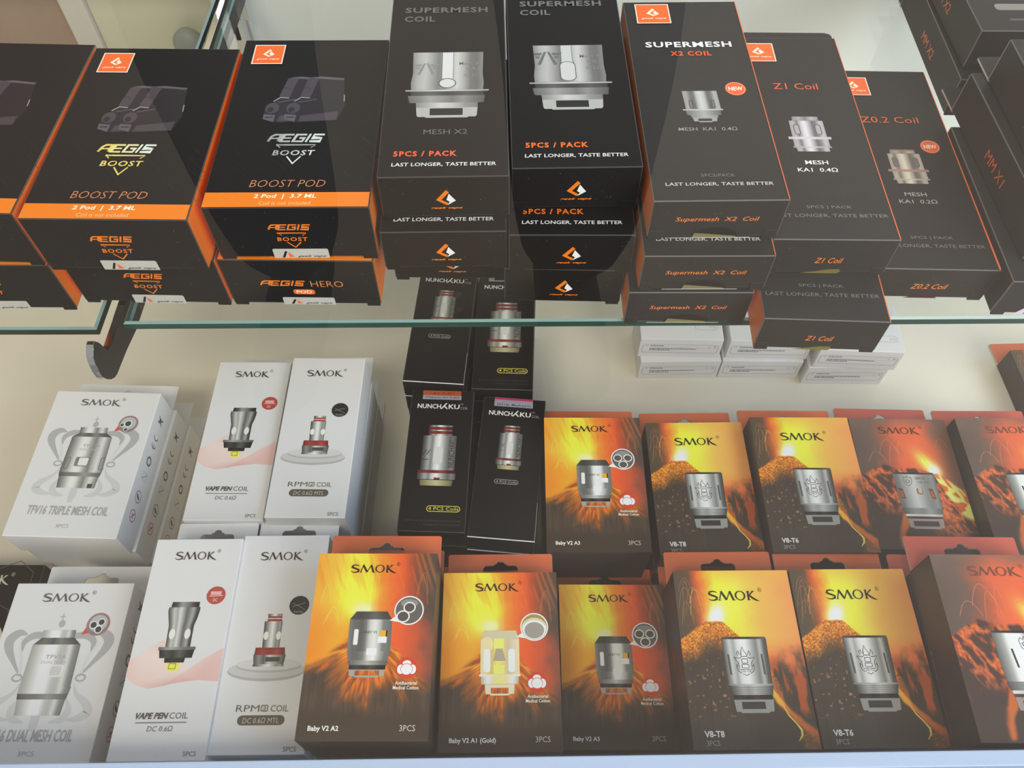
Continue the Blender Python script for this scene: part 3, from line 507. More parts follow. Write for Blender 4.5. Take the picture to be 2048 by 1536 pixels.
def cover_rpm():
    a = Art(); a.ell(-.6, 30.9, 15.4, 3.9, LO(160, 158, 156)); a.ell(-.6, 31.5, 15.2, 3.4, LO(180, 178, 175)); a.ell(.1, 33.0, 13.1, 2.7, LO(164, 162, 159)); a.ell(.1, 33.6, 12.9, 2.4, LO(188, 186, 183))
    b = Art(); st = grey(70, 110, 150, 190, 214, 176, 130, 150, 100); rd = grey(110, 150, 130, 160, 100, tint=(1, .5, .47))
    b.bar(54, -3, 2.8, 53, -3, 2.8, st); b.bar(53, -2.9, 2.8, 50.9, -3, 2.9, rd); b.line([(-2.9, 52), (2.8, 52)], .35, LO(206, 200, 190)); b.bar(50.9, -4.1, 3.3, 39.2, -3.5, 3.3, st)
    for x in (-2.7, 2.4): b.ell(x, 45, 1.0, 1.7, LO(214, 210, 200))
    b.bar(40.2, -6.1, 5.6, 37.3, -6.3, 6.0, rd); b.line([(-6.1, 39.6), (5.6, 39.6)], .3, LO(120, 60, 56)); b.bar(37.3, -6.6, 6.4, 33.6, -6.0, 5.9, grey(70, 130, 90, 190, 160, 120, 80)); b.rect(-1.6, 4.2, 34.6, 36.4, LO(80, 80, 78)); b.bar(33.6, -6.3, 6.1, 32.7, -6.2, 6.0, st)
    b.ell(9.2, 57.5, 4.1, 4.0, LO(58, 58, 56)); b.line([(6.6, 57), (11.8, 58.6)], .25, LO(130, 130, 126)); b.line([(6.6, 58.4), (12, 55.6)], .2, LO(130, 130, 126)); b.text('Kanthal', 7.4, 11, 54.3, 55.3, LO(150, 150, 146))
    c = Art(); logo_smok(c, -10.2, 8.4, 77.4, 80.8, LO(78, 72, 62)); c.text('RPM', -10, -1.0, 15.6, 18, LO(96, 92, 82), bold=-.004); c.rframe(-.4, 2.3, 15.6, 18, .4, .28, LO(96, 92, 82)); c.text('2', .2, 1.7, 16.1, 17.5, LO(96, 92, 82)); c.text('COIL', 3.4, 10.3, 15.5, 17.9, LO(104, 100, 90))
    c.rrect(-8.9, 9.3, 10.6, 14.2, 1.8, LO(92, 86, 78)); c.text('DC 0.6Ω MTL', -6.8, 7.2, 11.3, 13.4, LO(178, 170, 156), shear=.06); c.text('5PCS', 10.2, 15.1, 1, 2.8, LO(110, 104, 94))
    return [('round_plinth_picture', a, 'print'), ('coil_picture', b, 'print'), ('cover_lettering', c, 'print')]
def pic_nun(b, cx, yt, yb, w):
    h = yt-yb; Y = lambda t: yt-h*t; X = lambda t: cx+w*t
    st = grey(60, 100, 150, 120, 190, 214, 170, 130, 96, 120, 80); rd = grey(90, 120, 104, 134, 90, 70, tint=(1, .55, .5))
    b.bar(Y(0), X(-.3), X(.34), Y(.03), X(-.3), X(.34), st); b.bar(Y(.03), X(-.31), X(.34), Y(.08), X(-.31), X(.34), rd); b.bar(Y(.08), X(-.3), X(.34), Y(.1), X(-.3), X(.34), st); b.bar(Y(.1), X(-.31), X(.34), Y(.15), X(-.31), X(.35), rd); b.bar(Y(.15), X(-.3), X(.34), Y(.18), X(-.3), X(.34), st)
    b.bar(Y(.18), X(-.44), X(.46), Y(.75), X(-.44), X(.46), st); b.rrect(X(-.12), X(.12), Y(.66), Y(.36), w*.11, LO(190, 188, 182))
    b.bar(Y(.75), X(-.5), X(.5), Y(.8), X(-.5), X(.5), rd); b.bar(Y(.8), X(-.5), X(.5), Y(.9), X(-.5), X(.5), st); b.rect(X(-.06), X(.1), Y(.9), Y(.87), LO(120, 60, 54)); b.bar(Y(.91), X(-.42), X(.44), Y(1), X(-.4), X(.42), grey(104, 150, 176, 146, 100, tint=(1, .95, .74)))
    v, f = text_geo('NUNCHAKU', .02, 0, 1); x0, x1, y0, y1 = X(.28), X(.43), Y(.7), Y(.2); b.add([(x1-(x1-x0)*q, y0+(y1-y0)*p) for p, q in v], f, LO(70, 68, 66)); b.line([(X(-.4), Y(.5)), (X(-.3), Y(.42)), (X(-.3), Y(.5)), (X(-.22), Y(.42))], w*.02, LO(60, 58, 56)); b.line([(X(-.4), Y(.58)), (X(-.24), Y(.58))], w*.02, LO(60, 58, 56))
def nunchaku(a, x0, x1, y0, y1, col):
    w = x1-x0; a.text('NUNCH', x0, x0+w*.56, y0, y1, col, bold=.02); a.line([(x0+w*.57, y0), (x0+w*.69, y1*1.0+(y1-y0)*.25)], w*.028, col); a.line([(x0+w*.635, y0+(y1-y0)*.62), (x0+w*.71, y0)], w*.03, col); a.text('KU', x0+w*.74, x1, y0, y1, col, bold=.02)
    a.text('COIL', x1+.5, x1+4.3, y0-.1, y0+(y1-y0)*.5, LO(150, 146, 140)); a.text('TM', x1+.3, x1+1.8, y1-.2, y1+.7, LO(150, 146, 140))
def cover_nun(big):
    b = Art(); c = Art()
    if big: pic_nun(b, .1, 57, 23.6, 18.4); c.rframe(-3.1, 12.8, 10.1, 13.3, 1.6, .35, LO(190, 180, 74)); c.text('4 PCS Coils', -2.2, 12.0, 10.9, 12.6, LO(200, 190, 84)); c.text('Follow us on: facebook.com/myuwell', -13, 13, 4.9, 6.2, LO(74, 70, 66)); c.text('instagram.com/myuwell', -3.6, 13, 3.0, 4.2, LO(74, 70, 66))
    else: pic_nun(b, -.2, 61, 36.4, 12.6); c.rframe(-6.1, 5.6, 28.5, 30.9, 1.2, .25, LO(150, 146, 142)); c.text('4 PCS Coils', -5.2, 4.8, 29.1, 30.3, LO(160, 156, 152))
    if not big: c.rect(-15.7, 15.7, .05, .55, LO(214, 216, 222)); c.rect(15.35, 15.7, .5, 20, LO(120, 118, 118))
    nunchaku(c, -12.4, 8.8, 66.6, 69.3, LO(206, 204, 198))
    d = Art(); d.rect(-10.2, 9.4, 72, 74.4, LO(140, 140, 148)); d.rect(-10.3, 9.2, 74.4 if big else 76.0, 77.3, LO(160, 84, 58) if big else LO(150, 62, 84)); (None if big else d.rect(-10.25, 9.3, 74.4, 76.0, LO(140, 128, 142))); d.text('Clapton A1 0.4Ω' if big else 'SS316L Meshed-H', -9, 8.2, 72.6, 73.9, LO(58, 54, 70), bold=.015)
    if big: d.text('A1 0.4Ω', -5.4, 5.6, 75.0, 76.6, LO(110, 46, 30))
    return [('coil_picture', b, 'print'), ('cover_lettering', c, 'print'), ('paper_seal', d, 'print')]
# ---- upper shelf covers
def cover_aegis(gold):
    a = Art(); d1, d2, d3, hl = UP(74, 68, 76), UP(46, 44, 50), UP(92, 88, 98), UP(150, 150, 156)
    for dx in (-8.2, 0):
        X = lambda L: [(x+dx, y) for x, y in L]
        a.poly(X([(-.4, 72.6), (4, 73.4), (13.9, 72.2), (15.6, 55), (13.4, 47), (-1, 45.6), (-6.6, 47.6), (-7.3, 54), (-3.6, 58.6), (-2, 61)]), d2)
        a.poly(X([(-.6, 72.4), (4.2, 73.4), (3.2, 70), (1.6, 60.6), (-2.6, 61.2)]), d1); a.poly(X([(.2, 73), (4.4, 73.6), (14, 72.4), (13.6, 71.2), (4.2, 72.2)]), d3)
        a.line(X([(-4.4, 58.2), (-2, 60.6), (1.4, 60.2)]), .5, hl); a.line(X([(-2.6, 57.6), (4.2, 59.4)]), .45, d3); a.ell(-4.3+dx, 54.2, 2.7, 3.2, d1); a.ell(-4.9+dx, 53.2, 1.2, 1.5, d2)
        a.poly(X([(-7.2, 50.6), (-2.6, 50), (-2.8, 45.9), (-7, 47.6)]), d3); a.rect(-6.4+dx, -3.4+dx, 48.4, 49, d2); a.poly(X([(-1.4, 46.2), (-.8, 49.6), (13.6, 52.2), (13.2, 47)]), d1); a.line(X([(15.2, 58), (14.9, 62)]), .4, hl); a.ring(-.6+dx, 64.6, 1.8, 2.2, .3, d2, 20, 160)
    c = Art()
    rr = random.Random(5)
    for i in range(26):
        x = rr.uniform(-24, 26); y = rr.uniform(12, 40); l = rr.uniform(3, 9); c.line([(x, y), (x+l, y-l*1.1)], .12, UP(44, 42, 44))
    g1, g2 = (UP(222, 206, 110), UP(214, 222, 214)) if gold else (UP(160, 162, 160), UP(206, 214, 212))  # foil is silvery; its yellow and grey reflections are painted into the logo colours
    f = Art(); logo_aegis(f, -11.6, 10.4, 34.3, 39, g1, col2=g2); logo_boost(f, -8.6, 7.2, 27, 29.9, 22.6, 32.8, g1, g1 if gold else g2)
    c.text('BOOST POD', -14.4, 13.1, 10.2, 13.8, UP(206, 136, 96), bold=-.012, shear=.2); c.rect(-29.6, 29.6, .2, 7.45, UP(250, 128, 40))
    c.text('2 Pod  |  3.7 ML', -12, 10.6, 4.0, 6.6, UP(250, 232, 210), bold=.02, shear=.12); c.text('Coil is not included', -9.6, 8.9, 1.2, 3.0, UP(248, 190, 140), shear=.12)
    s = Art(); brand_square(s, -25.3, -12.6, 81.6, 94.3)
    return [('pod_picture', a, 'print'), ('foil_logo', f, 'print'), ('cover_lettering', c, 'print'), ('brand_label', s, 'print')]
OR = UP(246, 126, 44)
def specks(a, W, H, n, seed):
    r = random.Random(seed)
    for i in range(n):
        x, y, s = r.uniform(-W/2+2, W/2-2), r.uniform(1.5, H-1), r.uniform(.05, .13); a.poly([(x-s, y), (x, y-s*1.6), (x+s, y), (x, y+s*1.5)], UP(150, 148, 146))
def seal(a, x0, x1, y1):
    a.poly([(x0+.4, y1), (x1-.4, y1), (x1, y1-.5), (x1, .35), (x0, .35), (x0, y1-.5)], UP(190, 188, 180)); w = x1-x0
    a.ring(x0+w*.5, y1-2.4, 1.6, 1.2, .12, UP(206, 204, 198)); a.ring(x0+w*.72, y1-1.6, 1.4, 1.0, .12, UP(208, 206, 200))
    a.poly([(x0+w*.14, .7), (x0+w*.22, y1-1.2), (x0+w*.26, y1-1.4), (x0+w*.19, .7)], UP(50, 46, 44)); a.poly([(x0+w*.27, y1-1.7), (x0+w*.37, 1.1), (x0+w*.27, .9)], UP(230, 112, 60)); a.text('geek vape', x0+w*.42, x1-w*.06, .6, 2.0, UP(60, 56, 54), bold=.02, shear=.4)
def end_aegis(hero, seed=1):
    a = Art()
    if hero: logo_aegis(a, -16.7, 1.9, 11.9, 15.1, OR); a.text('HERO', 3.5, 16.4, 11.5, 15, UP(240, 140, 80), bold=-.012); a.rrect(-4.3, 4.3, 6.8, 9.8, 1.2, UP(240, 116, 50)); a.text('POD', -3.1, 3.1, 7.3, 9.2, UP(250, 226, 206), bold=.02)
    else: logo_aegis(a, -8.7, 7.6, 15.4, 18.4, OR); logo_boost(a, -6.5, 5.0, 9.6, 11.7, 6.3, 13.9, OR, wl=.45)
    specks(a, 60, 27, 22, seed); s = Art(); seal(s, -9.6, 11.4, 5.5 if not hero else 4.9); return [('end_lettering', a, 'print'), ('hologram_seal', s, 'print')]
def gcol(*v): return grey(*[q*.86 for q in v], tint=(1, 1, .98), f=UP)
def cover_mesh(x2):
    b = Art(); st = gcol(150, 190, 206, 178, 140, 150, 196, 222, 186, 130, 120, 150)
    b.bar(71.2, -13.4, 14.5, 58, -13.0, 14.2, st); b.bar(58, -13.0, 14.2, 52, -13.6, 14.6, st); b.bar(52, -13.6, 14.6, 48, -13.4, 14.3, st); b.bar(47.9, -15.6, 16.6, 47.0, -15.4, 16.4, gcol(170, 214, 230, 200, 180)); b.bar(47.0, -13.4, 14.6, 44.4, -13.4, 14.6, gcol(70, 110, 76, 100, 70))
    b.bar(44.4, -14.4, 15, 40.2, -13.6, 14.4, gcol(120, 150, 190, 170, 140, 170, 130, 100))
    for i in range(5): b.line([(-14.4, 44-.8*i), (15, 44-.8*i)], .16, UP(96, 94, 92))
    b.bar(40.2, -11.2, 12.3, 37.4, -11, 12.2, gcol(150, 190, 226, 206, 160, 140)); frame_hole(b, 37.4, 31.6, -11, 12.2, -5.8, 6.6, 33, 36.9, UP(172, 172, 168), cut=2.6); b.rect(-5.8, 6.6, 33, 36.9, UP(44, 42, 40))
    k = UP(84, 84, 82)
    if x2: b.rect(-1.7, 2.7, 54.6, 71.0, UP(206, 208, 206)); b.ell(.5, 51.8, 3.4, 3.0, k); b.ell(.5, 51.8, 3.0, 2.6, UP(200, 202, 200)); b.line([(-1.7, 71), (-1.7, 54.4)], .18, k); b.line([(2.7, 71), (2.7, 54.4)], .18, k)
    else: b.rect(-2.4, 2.0, 60, 71, UP(190, 194, 192)); b.line([(-2.4, 71), (-2.4, 62), (-2.9, 59)], .2, k); b.line([(2, 71), (2, 62), (2.6, 59)], .2, k); b.rrect(-3.3, 3.0, 48.6, 60.6, 2.6, k); b.rrect(-3.0, 2.7, 48.9, 60.3, 2.4, UP(196, 198, 196))
    g = UP(132, 134, 134) if x2 else UP(104, 106, 108); ex = -8.0; y0 = 57 if x2 else 58.6; s = .95 if x2 else 1.1
    for sg in (-1, 1):                                                   # winged letter A engraved on the metal
        X = lambda L: [(max(-13.3, ex+sg*px*s), y0+py*s) for px, py in L]
        b.poly(X([(.1, 7.6), (1.0, 7.6), (3.6, .3), (2.4, 0)]), g); b.poly(X([(1.7, 7.0), (5.6, 7.0), (4.6, 5.6), (2.2, 5.6)]), g); b.poly(X([(2.5, 5.0), (4.4, 5.0), (3.7, 3.7), (2.9, 3.7)]), g)
    t = UP(128, 128, 126); b.text('Mesh X2' if x2 else 'Mesh X1', 5, 14.1, 63, 65, t, bold=.01); b.text('KA1', 7.8, 12.8, 59.6, 61.6, t, bold=.01); b.text('0.3Ω' if x2 else '0.2Ω', 7.0, 13.4, 55.6, 57.6, t, bold=.01)
    c = Art(); g = UP(104, 100, 96) if x2 else UP(112, 114, 114); c.text('SUPERMESH', -17.9, 16.4, 98.0, 101.7, g, bold=.024, space=1.12); c.text('COIL', -17.9, -5.3, 91.8, 95.5, g, bold=.024, space=1.12)
    if x2: c.text('MESH X2', -7.7, 8.4, 22.3, 25, UP(112, 110, 108), bold=-.002)
    c.text('5PCS / PACK', -18.2, 4.7, 10.6, 13.4, UP(236, 96, 60) if x2 else UP(240, 112, 44), bold=.035, space=1.2); c.text('LAST LONGER, TASTE BETTER', -18.6, 18.8, 5.2, 7.3, UP(226, 226, 222), bold=.012, shear=.05)
    return [('coil_picture', b, 'print'), ('cover_lettering', c, 'print')]
def end_mesh(seed): a = Art(); logo_geek(a, .3, 10.4, 7.2, 7.4, OR, UP(236, 236, 236), (-5.8, 6.2, 4.6, 5.9)); specks(a, 47, 20, 14, seed); return [('end_lettering', a, 'print')]
def thumb(a, cx, w, h, col): a.poly([(cx+w*math.cos(R(t)), .5+h*math.sin(R(t))) for t in range(0, 181, 12)], col)
def cover_x2():
    b = Art(); st = gcol(168, 176, 120, 112, 206, 226, 200, 110, 120, 186, 178)
    b.bar(60, -6.6, 7, 49, -6.3, 7.2, st); b.bar(49.2, -7.6, 8, 48.4, -7.5, 8, gcol(190, 214, 190)); b.bar(48.4, -6.6, 7, 45.6, -6.2, 6.8, gcol(120, 160, 190, 150, 110)); b.bar(45.6, -5, 5.6, 44.2, -4.8, 5.4, gcol(140, 190, 150)); frame_hole(b, 44.2, 41.5, -4.4, 5, -2.4, 2.8, 42.2, 43.6, UP(150, 150, 154)); b.rect(-2.4, 2.8, 42.2, 43.6, UP(56, 54, 52))
    for x in (-3.9, 4.5): b.rframe(x-.8, x+.8, 49.6, 54.6, .7, .35, UP(70, 70, 72))
    c = Art(); c.text('SUPERMESH', -17.7, 17.7, 87.9, 91.5, UP(240, 240, 236), bold=.026, space=1.12); c.text('X2 COIL', -8.1, 8.6, 82.2, 85.2, UP(236, 92, 52), bold=.03, space=1.2); n = Art(); n.ell(14.8, 61.3, 4.1, 4.1, UP(226, 96, 50)); n.ring(14.8, 61.3, 3.7, 3.7, .15, UP(240, 200, 170)); n.text('NEW', 12, 17.6, 60.1, 62.5, UP(248, 224, 206), bold=.03)
    c.rect(23.75, 24.1, .4, 119.6, UP(214, 112, 72)); c.text('MESH  KA1  0.4Ω', -10.6, 11.5, 36.7, 38.7, UP(150, 148, 146), bold=.004); c.text('5PCS/PACK', -5.7, 6.6, 11.9, 13.5, UP(120, 116, 112)); c.text('LAST LONGER, TASTE BETTER', -19.1, 19.7, 7.2, 9.1, UP(196, 194, 190), bold=.012, shear=.04)
    s = Art(); brand_square(s, -19.5, -5.1, 104.3, 118); return [('new_badge', n, 'print'), ('coil_picture', b, 'print'), ('cover_lettering', c, 'print'), ('brand_label', s, 'print')]
def end_x2(seed): a = Art(); a.text('Supermesh  X2  Coil', -14.9, 15.4, 8.4, 11.1, UP(252, 132, 66), bold=.006, shear=.2); thumb(a, .5, 9, 5.4, UP(40, 36, 33)); a.poly([(-7.6, .5), (9, .5), (8.4, 1.3), (-6.8, 3.0)], UP(128, 122, 84)); a.line([(-15, .5), (14, .5)], .28, UP(214, 212, 204)); specks(a, 46, 18, 10, seed); return [('end_lettering', a, 'print')]
def cover_z(z02):
    b = Art(); rd = z02; w = (lambda *v: grey(*v, tint=(1, .97, .9), f=UP)) if z02 else (lambda *v: grey(*v, tint=(1, .98, 1), f=UP))
    st = w(150, 170, 110, 190, 214, 170, 100, 120, 176, 160)
    b.bar(69.3, -5.1, 5.5, 66.8, -5.4, 5.6, w(130, 160, 120, 170, 130)); b.bar(66.7, -6.8, 7.2, 56.8, -6.9, 7.2, st); b.bar(56.8, -8.6, 8.8, 55.3, -8.6, 8.8, w(180, 200, 190, 180) if not rd else grey(150, 170, 150, tint=(1, .82, .74), f=UP)); b.bar(55.3, -7, 7.4, 51, -7, 7.4, st); b.bar(51, -7.6, 8, 50.2, -7.6, 8, w(150, 190, 150)); b.bar(50.2, -6.4, 6.8, 48, -6.2, 6.8, st)
    if rd: b.line([(-5, 68.8), (5.3, 68.8)], .7, UP(160, 110, 96))
    for x in (-4.3, 4.5): b.rrect(x-1.3, x+1.3, 58, 64.4, 1.2, UP(96, 92, 96)); b.rrect(x-.9, x+.9, 58.4, 64, .9, UP(166, 160, 162) if not rd else UP(110, 104, 104))
    c = Art(); c.text('Z0.2 Coil' if z02 else 'Z1 Coil', -13.6 if z02 else -9.6, 12.1 if z02 else 9.4, 87, 91, UP(222, 104, 60), bold=-.004)
    g = UP(160, 158, 154) if z02 else UP(226, 228, 222); c.text('MESH', -5 if z02 else -4.5, 4.2 if z02 else 4.6, 40.4, 42.7, g, bold=.010); c.text('KA1  0.2Ω' if z02 else 'KA1  0.4Ω', -8.2, 7.6, 36.2, 38.5, g, bold=.010)
    hw = 23.3 if z02 else 23.6; c.poly([(hw-(.8 if z02 else .4), .4), (hw, .4), (hw, 123), (hw-.25, 123)], UP(220, 114, 70))
    c.text('5PCS | PACK', -8.5, 8.8, 15.7, 17.6, UP(126, 122, 118)); c.text('LAST LONGER, TASTE BETTER', -21.8, 21.6 if not z02 else 20.4, 11.2, 13.2, UP(126, 122, 118))
    n = Art()
    if z02: n.ell(13.2, 71.6, 4.2, 4.2, UP(216, 98, 56)); n.ring(13.2, 71.6, 3.8, 3.8, .15, UP(240, 196, 170)); n.text('NEW', 10.4, 16, 70.4, 72.8, UP(240, 214, 196), bold=.03)
    s = Art(); brand_square(s, -19.6, -5.3, 106, 119); return ([('new_badge', n, 'print')] if z02 else []) + [('coil_picture', b, 'print'), ('cover_lettering', c, 'print'), ('brand_label', s, 'print')]
def end_z(z02, seed):
    a = Art(); a.text('Z0.2 Coil' if z02 else 'Z1 Coil', -8 if z02 else -5, 6.6 if z02 else 5.6, 6.3, 9.3, UP(252, 132, 66), bold=.006, shear=.2); specks(a, 44, 18, 12, seed)
    if not z02: a.poly([(-9, .5), (5.6, .5), (6.6, 1.6), (5.8, 3), (2, 2.8)], UP(118, 112, 62))
    else: a.poly([(-9, .6), (5, .6), (3.4, 2.6), (-1, 3.2)], UP(74, 44, 36))
    return [('end_lettering', a, 'print')]
def side_mm(t): a = Art(); a.text(t, 37.4, 56.2, 6.3, 10.9, UP(214, 110, 64), bold=.0); a.rect(.1, .55, .4, 19.6, UP(170, 160, 140)); a.rect(89.5, 89.8, 1.5, 19.8, UP(150, 142, 130)); return [('side_lettering', a, 'print')]
def cover_mm(): a = Art(); a.rrect(-16, 16, 16, 21, 2, UP(128, 126, 118)); a.rect(-14, 14, 24, 27, UP(120, 84, 66)); a.rect(-12, 12, 8, 9.4, UP(84, 84, 84)); return [('cover_lettering', a, 'print')]
def end_mm(): a = Art(); a.poly([(-18, .5), (14, .5), (14, 8), (-9, 8), (-14, 5.6)], UP(216, 206, 222)); a.line([(-14, .8), (-8, 2.6), (4, 4)], .8, UP(60, 40, 66)); return [('paper_seal', a, 'print')]
def end_pod():
    a = Art(); g = LO(140, 142, 158); d = LO(96, 98, 112); a.rframe(-22, 21.8, 4.4, 12.4, 1.4, .3, g); a.line([(-17.5, 9.6), (21.4, 9.3)], .14, g); a.ring(-19.4, 11, .8, .8, .2, g)
    for x0, x1, y, w in ((-17.4, -9.8, 11, .75), (-17.6, -6, 8.3, .8), (-5.6, 9.4, 8.3, .7), (-17.6, -5.8, 7.0, .7)):
        x = x0
        while x < x1-.4: l = .7+((x*7.3) % 1.3); a.rect(x, min(x+l, x1), y-w/2, y+w/2, d); x += l+.28
    a.ring(16.6, 10.7, .5, .5, .2, g); a.rect(19.2, 20.4, 10.2, 11.2, g); return [('end_lettering', a, 'print')]
def cover_pod(): a = Art(); a.rframe(8, 21, 7, 11.5, 2, .25, LO(150, 152, 160)); a.ring(17, 9.2, .6, .6, .2, LO(150, 150, 158)); a.ring(19, 9.2, .9, .9, .25, LO(150, 150, 158)); a.rframe(8, 20, 22, 27, .4, .25, LO(160, 156, 160)); a.rect(12, 18, 24, 25, LO(184, 160, 158)); return [('cover_lettering', a, 'print')]
def cover_dark():
    a = Art(); g = LO(92, 84, 76); L = [((-25, 60), (-12, 40)), ((-12, 40), (3, 52)), ((3, 52), (14, 47)), ((14, 47), (20, 56)), ((14, 47), (16, 34)), ((16, 34), (25, 28)), ((3, 52), (-2, 66)), ((-2, 66), (12, 72)), ((16, 34), (4, 26)), ((4, 26), (-8, 34)), ((-12, 40), (-8, 34)), ((4, 26), (6, 14)), ((-8, 34), (-18, 20)), ((20, 56), (25, 52)), ((12, 72), (20, 66)), ((20, 66), (20, 56)), ((6, 14), (18, 8)), ((6, 14), (-8, 6))]
    for p, q in L: a.line([p, q], .35, g)
    c = Art(); logo_smok(c, -13, 9.6, 60, 64.4, LO(186, 178, 164)); c.ell(7, 33, 8, 8, LO(196, 188, 168)); c.text('al Coils', 2, 13, 36.5, 38.5, LO(110, 102, 90))
    for i in range(5): c.rect(1, 12-i*.5, 33.6-i*1.6, 34.6-i*1.6, LO(150, 142, 128))
    return [('hexagon_pattern', a, 'print'), ('cover_lettering', c, 'print')]
# ------------------------------------------------------------------ cartons
def carton_mesh(W, L, H, raise_=0.0, bevel=.00035):
    bm = bmesh.new(); bm_box(bm, -W/2, W/2, 0, L, raise_, H)
    for f in bm.faces:
        n = f.normal if f.normal.length else f.calc_center_median(); f.normal_update(); n = f.normal
        f.material_index = 1 if n.x < -.5 else (2 if n.x > .5 else 0)
    bmesh.ops.bevel(bm, geom=bm.edges[:], offset=bevel, segments=2, affect='EDGES', profile=.5, material=3)
    return fin(bm, 'carton')
def tab_mesh(W, L, thick, ln=.0155):
    """hang tab: card with a euro slot, cut as one outline with a hole"""
    cu = bpy.data.curves.new('t', 'CURVE'); cu.dimensions = '2D'; cu.fill_mode = 'BOTH'; cu.extrude = thick/2
    def spl(pts):
        s = cu.splines.new('POLY'); s.points.add(len(pts)-1); s.use_cyclic_u = True
        for p, q in zip(s.points, pts): p.co = (q[0], q[1], 0, 1)
    e = L+ln; spl([(-W/2+.0004, L-.0006), (W/2-.0004, L-.0006), (W/2-.0004, e-.0006), (W/2-.001, e), (-W/2+.001, e), (-W/2+.0004, e-.0006)])
    h = min(.0078, W*.27); sh, lo, top = e-.0053, e-.0098, e-.0031; p = []
    for cx, cy, a0, a1 in ((h-.0018, sh-.0018, 0, 90),): p += [(cx+.0018*math.cos(R(a)), cy+.0018*math.sin(R(a))) for a in range(a0, a1+1, 18)]
    p += [(.0032, sh), (.0024, sh+.0008)]+[(.0019*math.cos(R(a)), top-.0019+.0019*math.sin(R(a))) for a in range(10, 171, 20)]+[(-.0024, sh+.0008), (-.0032, sh)]
    p += [(-h+.0018+.0018*math.cos(R(a)), sh-.0018+.0018*math.sin(R(a))) for a in range(90, 181, 18)]+[(-h, lo+.001), (-h+.001, lo), (h-.001, lo), (h, lo+.001)]
    spl(p); o = bpy.data.objects.new('t', cu); COL.objects.link(o); src = o.to_mesh()
    bm = bmesh.new(); bm.from_mesh(src); o.to_mesh_clear(); bpy.data.objects.remove(o); bpy.data.curves.remove(cu)
    for f in bm.faces: f.normal_update(); f.material_index = 0 if abs(f.normal.z) > .5 else 1; f.smooth = False
    for v in bm.verts: v.co.z += thick/2+.00005
    return fin(bm, 'hang_tab')
ROT = {'cover': Matrix.Identity(3), 'end': Matrix(((1, 0, 0), (0, 0, -1), (0, 1, 0))), 'left': Matrix(((0, 0, -1), (-1, 0, 0), (0, 1, 0))), 'right': Matrix(((0, 0, 1), (1, 0, 0), (0, 1, 0)))}
DES = {}
def design(k, W, L, mats, cover=None, end=None, left=None, right=None, tab=None, ears=False, name='coil_box', cat='box'):
    d = dict(W=W, L=L, mats=[M[m] for m in mats], tab=tab, ears=ears, name=name, cat=cat, faces={}, cart={}, ends={})
    for face, art in (('cover', cover), ('end', end), ('left', left), ('right', right)):
        if art:
            L_ = []
            for i, (n, a, m) in enumerate(art):
                if n == 'cover_lettering': L_ += [(q, b, m, i) for q, b in zip(('fine_lettering', 'model_lettering', 'title_lettering'), banded(a, (-9, 32, 57, 999))) if b]
                else: L_.append((n, a, m, i))
            d['faces'][face] = [(n, a.mesh(n, .03+.07*i), M[m]) for n, a, m, i in L_]
    if tab: d['tabme'] = tab_mesh(W, L, .0010 if k[:2] in ('v8', 're', 'mm') else .0006)
    DES[k] = d
def place(k, x, y, z, H, yaw, label, group=None, end=None, show=True, tabmat=None):
    d = DES[k]; W, L = d['W'], d['L']; key = round(H, 5); up = .0011 if d['ears'] else 0.0
    if key not in d['cart']: d['cart'][key] = carton_mesh(W, L, H, up)
    t = thing(d['name'], label, d['cat'], (x, y, z), yaw, group)
    link('carton', d['cart'][key], d['mats'], t)
    if d['ears']:
        if 'ear' not in d: d['ear'] = box_mesh('corner_flap', -.0026, .0026, -.00022, .0006, 0, .0042, .0001, 1)
        if 'foot' not in d: d['foot'] = box_mesh('corner_flap', -.0026, .0026, -.0006, .0003, 0, .0042, .0001, 1)
        for sx in (-1, 1): link('corner_flap', d['ear'], d['mats'][0], t, (sx*(W/2-.0031), 0, 0)); link('corner_flap', d['foot'], d['mats'][0], t, (sx*(W/2-.0031), L, 0))
    if d['tab']: link('hang_tab', d['tabme'], [tabmat or M[d['tab']], M['paper'] if k[:2] in ('v8', 'ba', 're', 'mm') else M['white_edge']], t)
    if k == 'z1':
        if 'flap' not in d: q = W/2-.0005; d['flap'] = prism('tuck_flap', [(-q, 0), (q, 0), (q, .003), (q-.0006, .0046), (q-.003, .0056), (-q+.003, .0056), (-q+.0006, .0046), (-q, .003)], 'z', 0, .0005)
        link('tuck_flap', d['flap'], d['mats'][0], t, (0, L-.0002, H-.0016))
    faces = dict(d['faces'])
    if end:
        if end[0] not in d['ends']: d['ends'][end[0]] = [(n, a.mesh(n, .03+.07*i), M[m]) for i, (n, a, m) in enumerate(end[1]())]
        faces['end'] = d['ends'][end[0]]
    loc = {'cover': (0, 0, H), 'end': (0, 0, 0), 'left': (-W/2, L, 0), 'right': (W/2, 0, 0)}
    for f, arts in faces.items():
        if f == 'cover' and not show: continue
        for n, me, m in arts: link(n, me, m, t, loc[f], ROT[f])
    return t
GV = ('black', 'orange', 'orange', 'black_edge')
design('aegis_yellow_glint', .060, .098, GV, cover=cover_aegis(True), ears=True, name='pod_box')
design('aegis_silver', .060, .098, GV, cover=cover_aegis(False), ears=True, name='pod_box')
MB = ('brown_black', 'brown_black', 'brown_black', 'black_edge')
design('mesh_x2', .047, .120, MB, cover=cover_mesh(True), ears=True); design('mesh_x1', .047, .120, MB, cover=cover_mesh(False), ears=True)
CB = ('charcoal', 'orange', 'orange', 'charcoal_edge')
design('x2', .0485, .120, ('charcoal', 'orange', 'orange', 'charcoal_edge'), cover=cover_x2(), ears=True)
